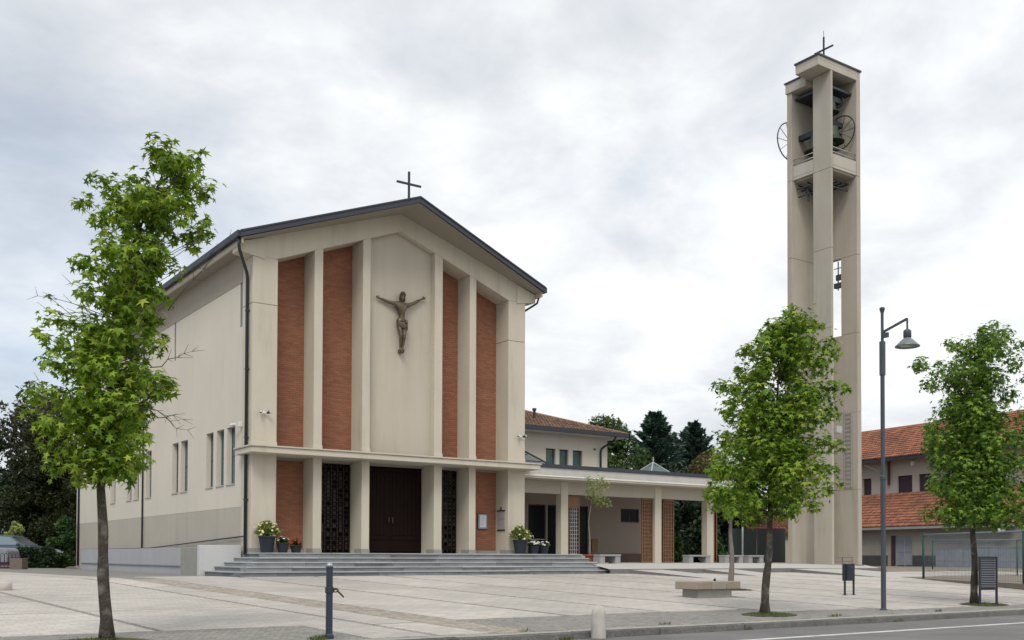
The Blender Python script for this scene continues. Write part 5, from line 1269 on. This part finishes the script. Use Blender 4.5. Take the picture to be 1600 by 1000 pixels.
bl = thing('metal_bollard', 'tall dark blue bollard with a chain hook in the foreground', 'bollard', (-5.54, -17.62, -1.185))
B0 = (-5.54, -17.62, -1.185)
add('post', MB().lathe([(.062, -.1), (.062, .05), (.046, .07), (.044, .92), (.05, .925), (.05, .945), (.044, .95)], B0, 18), BOLL, bl, smooth=False)
add('cap', MB().lathe([(.044, .95), (.042, .975), (.025, .995), (.005, 1.0)], B0, 16), STEELP, bl, smooth=True)
add('collar', MB().lathe([(.047, .60), (.056, .605), (.056, .68), (.047, .685)], B0, 18), DARKM, bl)
add('chain_hook', MB().tube([(-5.49, -17.65, -.535), (-5.455, -17.67, -.53), (-5.435, -17.68, -.57), (-5.40, -17.70, -.61), (-5.375, -17.71, -.64)], [.014, .016, .013, .012, .010], 8).ring((-5.47, -17.66, -.545), (1, -.4, 0), (0, 0, 1), .026, .008, 14, 6), mat('rusty_steel', (0.10, 0.07, 0.045), .6, .3, 12, metal=.4), bl, smooth=True)

S0 = (-1.45, -18.22, -1.32)
sb = thing('stone_bollard', 'short round topped pale stone bollard set into the kerb', 'bollard', S0)
add('shaft', MB().lathe([(.108, -.05), (.112, .0), (.110, .20), (.108, .33), (.107, .36), (.103, .40), (.094, .435), (.079, .464), (.058, .484), (.034, .495), (.012, .499), (.002, .50)], S0, 32), STONEP, sb, smooth=True)
add('footing', MB().box(S0[0] - .16, S0[0] + .16, S0[1] - .14, S0[1] + .13, -1.36, -1.308), KERBT, sb, bevel=.01)
solo('stone_stub', MB().lathe([(.17, -.06), (.165, .15), (.15, .175), (.01, .185)], (-7.80, -6.80, -.822), 24), mat('worn_stone', (0.48, 0.44, 0.39), .85, .12, 6, .2, 40), 'short worn round stone stub on the plaza at the left edge', 'stone stub', smooth=True)

be = thing('stone_bench', 'low stone bench of a thick slab on a grey block', 'bench', (6.2, -13.05, -1.04))
for k, (a, b) in enumerate(((5.48, 5.98), (5.986, 6.46), (6.466, 6.93))):
    add('seat_slab', MB().box(a, b, -13.32, -12.62, -.835, -.655), BENCHT if k != 1 else mat('bench_slab_pale', (0.33, 0.30, 0.25), .85, .1, 3, .2, 50), be, bevel=.012)
add('base', MB().box(5.62, 6.72, -13.24, -12.72, -1.12, -.84), BENCHB, be, bevel=.01)
solo('pine_cone', MB().lathe([(.005, .0), (.03, .01), (.034, .03), (.02, .055), (.004, .065)], (6.4, -13.0, -.655), 10), SOIL, 'tiny dark cone shaped lump lying on the stone bench', 'cone')

lb = thing('litter_bin', 'dark rectangular litter bin on two legs near the lamp', 'litter bin', (10.66, -13.54, -1.045))
for x in (10.485, 10.835): add('leg', MB().box(x - .018, x + .018, -13.56, -13.52, -1.08, -.245), DARKM, lb)
for x in (10.485, 10.835): add('foot', MB().box(x - .05, x + .05, -13.59, -13.49, -1.05, -1.035), DARKM, lb)
add('bin_body', MB().box(10.508, 10.812, -13.60, -13.44, -.68, -.27), mat('bin_blue_grey', (0.022, 0.029, 0.04), .5, .08, 4), lb, bevel=.006)
add('lid', MB().box(10.508, 10.812, -13.605, -13.435, -.268, -.255), DARKM, lb, bevel=.008)
add('lock', MB().lathe([(.014, 0), (.014, .01), (.004, .012)], (10.66, -13.612, -.33), 8), STEELP, lb)

ss_ = thing('slatted_screen', 'dark slatted metal screen on two posts beside the right tree', 'screen', (11.0, -17.02, -1.165))
# stands across the view, turned about 15 degrees
sx0, sx1 = Vector((10.70, -17.03, 0)), Vector((11.16, -17.16, 0))
dx_ = (sx1 - sx0).normalized(); ny_ = Vector((-dx_.y, dx_.x, 0))
for p in (sx0, sx1): add('post', MB().bar((p.x, p.y, -1.22), (p.x, p.y, -.06), .04), DARKM, ss_)
for z in (-.075, -.80): add('rail', MB().bar((sx0.x, sx0.y, z), (sx1.x, sx1.y, z), .035), DARKM, ss_)
L_ = (sx1 - sx0).length
for k in range(17):
    z = -.115 - k * .0395; c = (sx0 + sx1) / 2
    add('slat', MB().obox((c.x, c.y, z), dx_ * (L_ / 2 - .022), ny_ * .014 + Vector((0, 0, .0065)), Vector((0, 0, .003)) - ny_ * .002), mat('slat_metal', (0.24, 0.255, 0.28), .45, .1, 4), ss_)
add('back_panel', MB().obox((c.x + ny_.x * .03, c.y + ny_.y * .03, -.44), dx_ * (L_ / 2 - .02), ny_ * .004, Vector((0, 0, .35))), DARKM, ss_)

# concrete benches of the portico
def cbench(label, c, L, d=.42, h=.33):
    b = thing('concrete_bench', label, 'bench', c, 0, 'low concrete benches by the portico')
    x0, x1 = c[0] - L / 2, c[0] + L / 2; y0, y1 = c[1] - d / 2, c[1] + d / 2; z = c[2]
    add('seat', MB().box(x0, x1, y0, y1, z + h - .07, z + h), CBEN, b, bevel=.008)
    for a in (x0 + .01, x1 - .25): add('leg', MB().box(a, a + .24, y0 + .02, y1 - .02, z - .03, z + h - .072), CBEN, b, bevel=.008)
cbench('pale concrete bench left of the last portico pillar', (19.75, 0.95, -.33), 1.25)
cbench('pale concrete bench right of the last portico pillar', (21.55, 0.7, -.33), 1.1)
cbench('pale concrete bench at the far right, past the portico end', (22.75, 0.55, -.33), .95)
cbench('pale concrete bench behind the terracotta pot at the steps', (13.2, -1.0, -.40), 1.0, .45, .40)

# planters
def plant(label, c, r0, h, m_pot, leaves, flowers, seed, spread, top, cat='planter', bigleaf=.09, nl=260, nf=30, potname='flower_pot', dull=None):
    t = thing(potname, label, cat, c, 0, 'flower pots by the church entrance'); r = random.Random(seed); x, y, z = c
    add('pot', MB().lathe([(r0 * .72, 0), (r0 * .98, h * .9), (r0 * 1.06, h * .91), (r0 * 1.06, h), (r0 * .93, h), (r0 * .9, h * .93)], c, 24), m_pot, t, smooth=False)
    add('soil', MB().lathe([(r0 * .9, h * .90), (r0 * .5, h * .95), (.01, h * .96)], c, 16), SOIL, t)
    lm = MB(); st = MB(); fl = MB()
    for k in range(nl):
        a = r.uniform(0, 2 * math.pi); el = r.uniform(.05, 1.0) ** .8; d = spread * math.cos(el * 1.45) * r.uniform(.55, 1.08); zz = h + (top - h) * math.sin(el * 1.45) * r.uniform(.55, 1.0)
        tip = Vector((x + math.cos(a) * d, y + math.sin(a) * d, z + zz)); base = Vector((x + math.cos(a) * d * .45, y + math.sin(a) * d * .45, z + h + (zz - h) * .45))
        dr = (tip - base).normalized(); w_ = dr.cross(Vector((r.uniform(-1, 1), r.uniform(-1, 1), r.uniform(-1, 1)))).normalized() * bigleaf * .24 * r.uniform(.7, 1.3)
        b2 = tip - dr * bigleaf * r.uniform(.8, 1.5); mid = (tip + b2) / 2 + Vector((0, 0, .012)); i = len(lm.v)
        lm.v += [tuple(b2), tuple(mid + w_), tuple(tip - Vector((0, 0, .012))), tuple(mid - w_)]; lm.f += [(i, i + 1, i + 2), (i, i + 2, i + 3)]
        if k % 12 == 0: st.tube([(x + r.uniform(-.3, .3) * r0, y + r.uniform(-.3, .3) * r0, z + h * .93), base, b2], .006, 4)
    add('foliage', lm, leaves, t, kind='stuff'); add('stem', st, LF_SHR, t)
    me = None
    for k in range(nf):
        a = r.uniform(0, 2 * math.pi); el = r.uniform(.05, .95); d = spread * math.cos(el * 1.4) * r.uniform(.85, 1.08); zz = h + (top - h) * math.sin(el * 1.4) * r.uniform(.7, 1.0)
        if me is None:
            mb = MB(); s = .042
            for q in range(5):
                t0 = 2 * math.pi * q / 5; i = len(mb.v)
                mb.v += [(0, 0, 0), (s * .7 * math.cos(t0 - .5), s * .7 * math.sin(t0 - .5), .012), (s * math.cos(t0), s * math.sin(t0), .006), (s * .7 * math.cos(t0 + .5), s * .7 * math.sin(t0 + .5), .012)]
                mb.f.append((i, i + 1, i + 2, i + 3))
            me = bpy.data.meshes.new('flower'); me.from_pydata(mb.v, [], mb.f); me.materials.append(flowers); me.update()
        n_ = Vector((math.cos(a) * math.cos(el), math.sin(a) * math.cos(el), .5 + math.sin(el))).normalized()
        place('flower', me, t, Matrix.Translation((math.cos(a) * d, math.sin(a) * d, zz)) @ n_.to_track_quat('Z', 'Y').to_matrix().to_4x4())
    return t
plant('large dark planter with yellow green plant left of the entrance', (0.34, -0.45, 0), .25, .50, POTD, LF_YEL, FLOWY, 1, .48, 1.02, bigleaf=.15, nl=420, nf=34)
plant('small dark pot next to the large left planter', (0.80, -0.55, 0), .19, .30, POTD, LF_SHR, FLOW, 2, .24, .50, nl=200, nf=14)
plant('small dark pot standing rightmost of the left group', (1.27, -0.45, 0), .18, .22, POTD, LF_SHR, FLOWR, 3, .22, .46, nl=200, nf=12)
plant('large dark planter with yellow green plant right of the entrance', (9.68, -0.45, 0), .25, .50, POTD, LF_YEL, FLOWY, 4, .47, 1.05, bigleaf=.16, nl=420, nf=30)
plant('small dark pot of white flowers beside the right planter', (10.25, -0.5, 0), .19, .30, POTD, LF_SHR, FLOW, 5, .30, .50, nl=200, nf=34)
plant('small dark pot of white flowers farthest from the right planter', (10.72, -0.45, 0), .19, .30, POTD, LF_SHR, FLOW, 6, .28, .48, nl=200, nf=24)
PC = (12.72, -0.6, -.33)
tp_ = thing('terracotta_pot', 'terracotta pot with a slim tree, standing behind the step ends', 'flower pot', PC, 0, 'plants in pots')
add('pot', MB().lathe([(.13, 0), (.175, .27), (.26, .28), (.26, .33), (.22, .33), (.2, .29)], PC, 22), POTT, tp_)
add('soil', MB().lathe([(.2, .29), (.01, .30)], PC, 14), SOIL, tp_)

# notices, lights and cameras on the walls
nb_ = thing('notice_board', 'framed white notice on the brick panel right of the entrance', 'notice', (8.86, .76, 1.15), 0, 'notices by the entrance')
add('frame', MB().box(8.66, 9.08, .725, .76, .88, 1.44), DARKM, nb_, bevel=.006)
add('frame_border', MB().box(8.68, 9.06, .718, .724, .90, 1.42), SLATE, nb_)
add('sheet', MB().box(8.74, 9.0, .711, .717, .95, 1.38), PAPER, nb_)
mb = MB()
for k in range(9): mb.box(8.77, 8.97 - (k % 3) * .03, .7085, .710, 1.33 - k * .04, 1.338 - k * .04)
add('print_lines', mb, SLATE, nb_)
nb2 = thing('notice_board', 'grey hanging notice on the side of the last pillar', 'notice', (9.45, .42, 1.2), 0, 'notices by the entrance')
add('sheet', MB().box(9.448, 9.466, .2, .64, .88, 1.24).box(9.448, 9.466, .2, .64, 1.26, 1.52), mat('grey_notice', (0.33, 0.31, 0.32), .7, .06, 6), nb2)
add('hanger', MB().box(9.43, 9.466, .18, .66, 1.53, 1.57).box(9.43, 9.466, .40, .44, 1.57, 1.68).box(9.44, 9.466, .18, .66, .83, .87), DARKM, nb2)
def spot(label, x, z, two=True):
    t = thing('floodlight', label, 'floodlight', (x, 0, z), 0, 'twin floodlights on the front pillars')
    add('bracket', MB().box(x - .05, x + .05, -.06, -.003, z - .05, z + .05).box(x - .13, x + .13, -.09, -.06, z - .012, z + .012), WHITEP, t)
    for s in (-1, 1):
        add('lamp_head', MB().tube([(x + s * .10, -.07, z), (x + s * .15, -.20, z + .03)], [.03, .052], 10), DARKM, t)
        add('lens', MB().tube([(x + s * .15, -.202, z + .03), (x + s * .152, -.207, z + .031)], [.042, .042], 10), CHROME, t)
spot('twin floodlight on the left corner pillar of the front', .36, 4.27); spot('twin floodlight on the right corner pillar of the front', 9.95, 4.20)
sc_ = thing('security_camera', 'small white camera on the side wall above the windows', 'camera', (-.1, .9, 3.98))
add('mount', MB().box(-.12, -.003, .76, .85, 3.90, 4.06), WHITEP, sc_, bevel=.01)
add('camera_body', MB().tube([(-.18, .86, 3.98), (-.22, 1.22, 3.98)], .045, 10), WHITEP, sc_)
add('lens', MB().tube([(-.22, 1.22, 3.98), (-.222, 1.24, 3.98)], .038, 10), DARKM, sc_)
solo('wall_board', MB().box(17.35, 17.68, 4.93, 4.98, .12, .70), LWOOD, 'light wooden board leaning on the portico wall by the door', 'board')
fl = thing('yard_floodlight', 'white floodlight under the gutter of the tiled house', 'floodlight', (52.3, 4.0, 1.3), 0)
e_ = Vector((math.cos(ang), math.sin(ang), 0)); n_ = Vector((-math.sin(ang), math.cos(ang), 0)); c_ = Vector(OB) + e_ * 8.0 - n_ * .5
fl.location = (c_.x, c_.y, 1.6); ORG[fl.name] = Vector((0, 0, 0))
add('lamp_head', MB().box(-.22, .22, -.14, .14, -.12, .12), WHITEP, fl, local=True, bevel=.02)
add('bracket', MB().bar((0, 0, .1), (.1, .3, .3), .05), DARKM, fl, local=True)

# car, covered trailer, bicycle rack and box at the far left
CL = Vector((-0.50, 25.35, -.62)); ca = -0.607
car = thing('parked_car', 'dark blue grey car parked behind the hedge at the left edge', 'car', CL, ca)
def addc(n, mb, m, p=car, **k): return add(n, mb, m, p, local=True, **k)
# side profile, x = 0 at the front bumper, negative backwards
lowp = [(0, .32), (.02, .62), (-.15, .80), (-.95, .96), (-1.35, 1.0), (-3.9, 1.02), (-4.25, .95), (-4.3, .40), (-4.1, .28), (-.2, .24)]
addc('body', MB().prism(lowp, 'y', -.86, .86), CARP, bevel=.06)
cab = [(-1.30, .99), (-2.05, 1.47), (-2.5, 1.53), (-3.3, 1.50), (-3.95, 1.0)]
mb = MB(); n = len(cab)
mb.v = [(x, -.80 + (.16 if z > 1.2 else 0), z) for x, z in cab] + [(x, .80 - (.16 if z > 1.2 else 0), z) for x, z in cab]
mb.f = [tuple(range(n)), tuple(range(2 * n - 1, n - 1, -1))] + [(k, n + k, n + (k + 1) % n, (k + 1) % n) for k in range(n)]
addc('cabin', mb, CARP, bevel=.03)
for sgn in (-1, 1):
    gl = [(-1.52, 1.03), (-2.1, 1.42), (-2.6, 1.46), (-2.65, 1.03)]; g2 = [(-2.74, 1.03), (-2.70, 1.46), (-3.25, 1.43), (-3.72, 1.05)]
    for g in (gl, g2):
        mb = MB(); yv = lambda z: sgn * (.815 - .165 * max(0, (z - 1.0)) / .5)
        mb.v = [(x, yv(z), z) for x, z in g] + [(x, yv(z) - sgn * .02, z) for x, z in g]
        mb.f = [(0, 1, 2, 3), (7, 6, 5, 4)] + [(k, 4 + k, 4 + (k + 1) % 4, (k + 1) % 4) for k in range(4)]
        addc('side_window', mb, mat('car_glass', (0.16, 0.21, 0.25), .08, .05, 2, spec=.7))
    addc('headlight', MB().box(-.22, -.0, sgn * .62 - .16, sgn * .62 + .16, .60, .74), CHROME, bevel=.03)
    addc('mirror', MB().box(-1.62, -1.48, sgn * .95 - .08, sgn * .95 + .08, .98, 1.10), DARKM, bevel=.02)
    for x in (-.85, -3.4):
        w = addc('wheel', MB().tube([(x, sgn * .68, .31), (x, sgn * .87, .31)], .31, 20), RUBBER)
        addc('rim', MB().tube([(x, sgn * .865, .31), (x, sgn * .882, .31)], .20, 16), STEELP, w)
addc('windscreen', MB().quad((-1.33, -.70, 1.02), (-1.33, .70, 1.02), (-1.98, .60, 1.45), (-1.98, -.60, 1.45)), GLASSD)
addc('bumper', MB().box(-.08, .05, -.80, .80, .30, .46), CARP, bevel=.03)
addc('number_plate', MB().box(.045, .058, -.26, .26, .36, .46), WHITEP)
def uv(u, D, z): return Vector((-11.322, -30.138, 0)) + Vector((FW.x, FW.y, 0)) * D + AH * ((u - 800) / 1609.6 * D) + Vector((0, 0, z))
tr = thing('covered_trailer', 'low grey covered trailer with rounded edge at the left edge', 'trailer', uv(0, 46, -.69), ca)
addt = lambda n, mb, m, **k: add(n, mb, m, tr, local=True, **k)
addt('cover', MB().prism([(-1.6, .25), (.62, .25), (.66, .5), (.58, .82), (.40, .92), (-1.6, .94)], 'y', -.6, .6), CARS, bevel=.05)
addt('frame', MB().box(-1.5, .7, -.55, .55, .12, .22), REDF)
for x in (-.9,): addt('wheel', MB().tube([(x, -.68, .25), (x, -.56, .25)], .25, 16), RUBBER)
bk = thing('bicycle_rack', 'small metal bicycle rack with hoops at the left edge', 'bicycle rack', uv(12, 43.5, -.69), ca)
addb = lambda n, mb, m, **k: add(n, mb, m, bk, local=True, **k)
for k in range(5):
    x = -.28 + k * .16
    addb('hoop', MB().tube([(x, 0, .06), (x, 0, .62), (x, .1, .68), (x, .3, .62), (x, .3, .06)], .014, 6), DARKM)
addb('base_bar', MB().box(-.5, .55, -.03, .03, .03, .08).box(-.5, .55, .27, .33, .03, .08), REDF)
bx = thing('planter_box', 'square brown concrete box beside the bicycle rack', 'planter', uv(30, 43, -.69), ca)
add('box_wall', MB().box(-.26, .26, -.26, -.2, -.02, .46).box(-.26, .26, .2, .26, -.02, .46).box(-.26, -.2, -.2, .2, -.02, .46).box(.2, .26, -.2, .2, -.02, .46), BROWNB, bx, local=True, bevel=.008)
add('soil', MB().box(-.2, .2, -.2, .2, .3, .40), SOIL, bx, local=True)

# ------------------------------------------------------------------ grass and weeds
def grass(name, spots, n, h, seed):
    r = random.Random(seed); mb = MB()
    for (cx, cy, rx, ry) in spots:
        for _ in range(int(n * rx * ry)):
            a = r.uniform(0, 2 * math.pi); q = math.sqrt(r.random()); x = cx + rx * q * math.cos(a); y = cy + ry * q * math.sin(a)
            z = (gz(y) if y > -17.99 else -1.32) ; hh = h * r.uniform(.4, 1.15) * (1.1 - .5 * q); w = r.uniform(.004, .009); t = r.uniform(0, math.pi)
            dx, dy = w * math.cos(t), w * math.sin(t); lx, ly = r.uniform(-.5, .5) * hh, r.uniform(-.5, .5) * hh
            i = len(mb.v); mb.v += [(x - dx, y - dy, z - .01), (x + dx, y + dy, z - .01), (x + lx * .4 + dx * .6, y + ly * .4 + dy * .6, z + hh * .6), (x + lx, y + ly, z + hh), (x + lx * .4 - dx * .6, y + ly * .4 - dy * .6, z + hh * .6)]
            mb.f.append((i, i + 1, i + 2, i + 3, i + 4))
    return add(name, mb, GRASS, kind='stuff')
grass('tree_pit_grass', [(-8.3, -16.95, .5, .35), (3.6, -17.1, .5, .36), (11.0, -16.95, .62, .38), (9.2, -11.1, .4, .22)], 5200, .065, 3)
grass('kerb_weeds', [(-5.72, -17.66, .14, .12), (-5.55, -17.55, .10, .10), (-2.0, -18.14, .14, .04), (-2.9, -18.13, .08, .03), (0.3, -17.8, .16, .03), (4.6, -17.8, .2, .03), (12.5, -17.75, .6, .06), (-2.5, -17.8, .12, .02), (7.9, -17.8, .14, .03), (1.9, -18.13, .12, .02), (6.1, -18.13, .15, .02)], 9000, .08, 4)
mb = MB()
for cx, cy, rx, ry in ((-8.3, -16.95, .62, .45), (3.6, -17.1, .6, .42), (11.0, -16.95, .7, .44), (9.2, -11.1, .5, .3)):
    i = len(mb.v); n = 24; mb.v += [(cx + rx * (1 + .06 * math.sin(3 * k)) * math.cos(2 * math.pi * k / n), cy + ry * math.sin(2 * math.pi * k / n), gz(cy + ry * math.sin(2 * math.pi * k / n)) + .016) for k in range(n)]
    mb.f.append(tuple(range(i, i + n)))
add('tree_pit_soil', mb, mat('pit_soil', (0.10, 0.085, 0.055), 1.0, .2, 4, .4, 40), kind='structure')
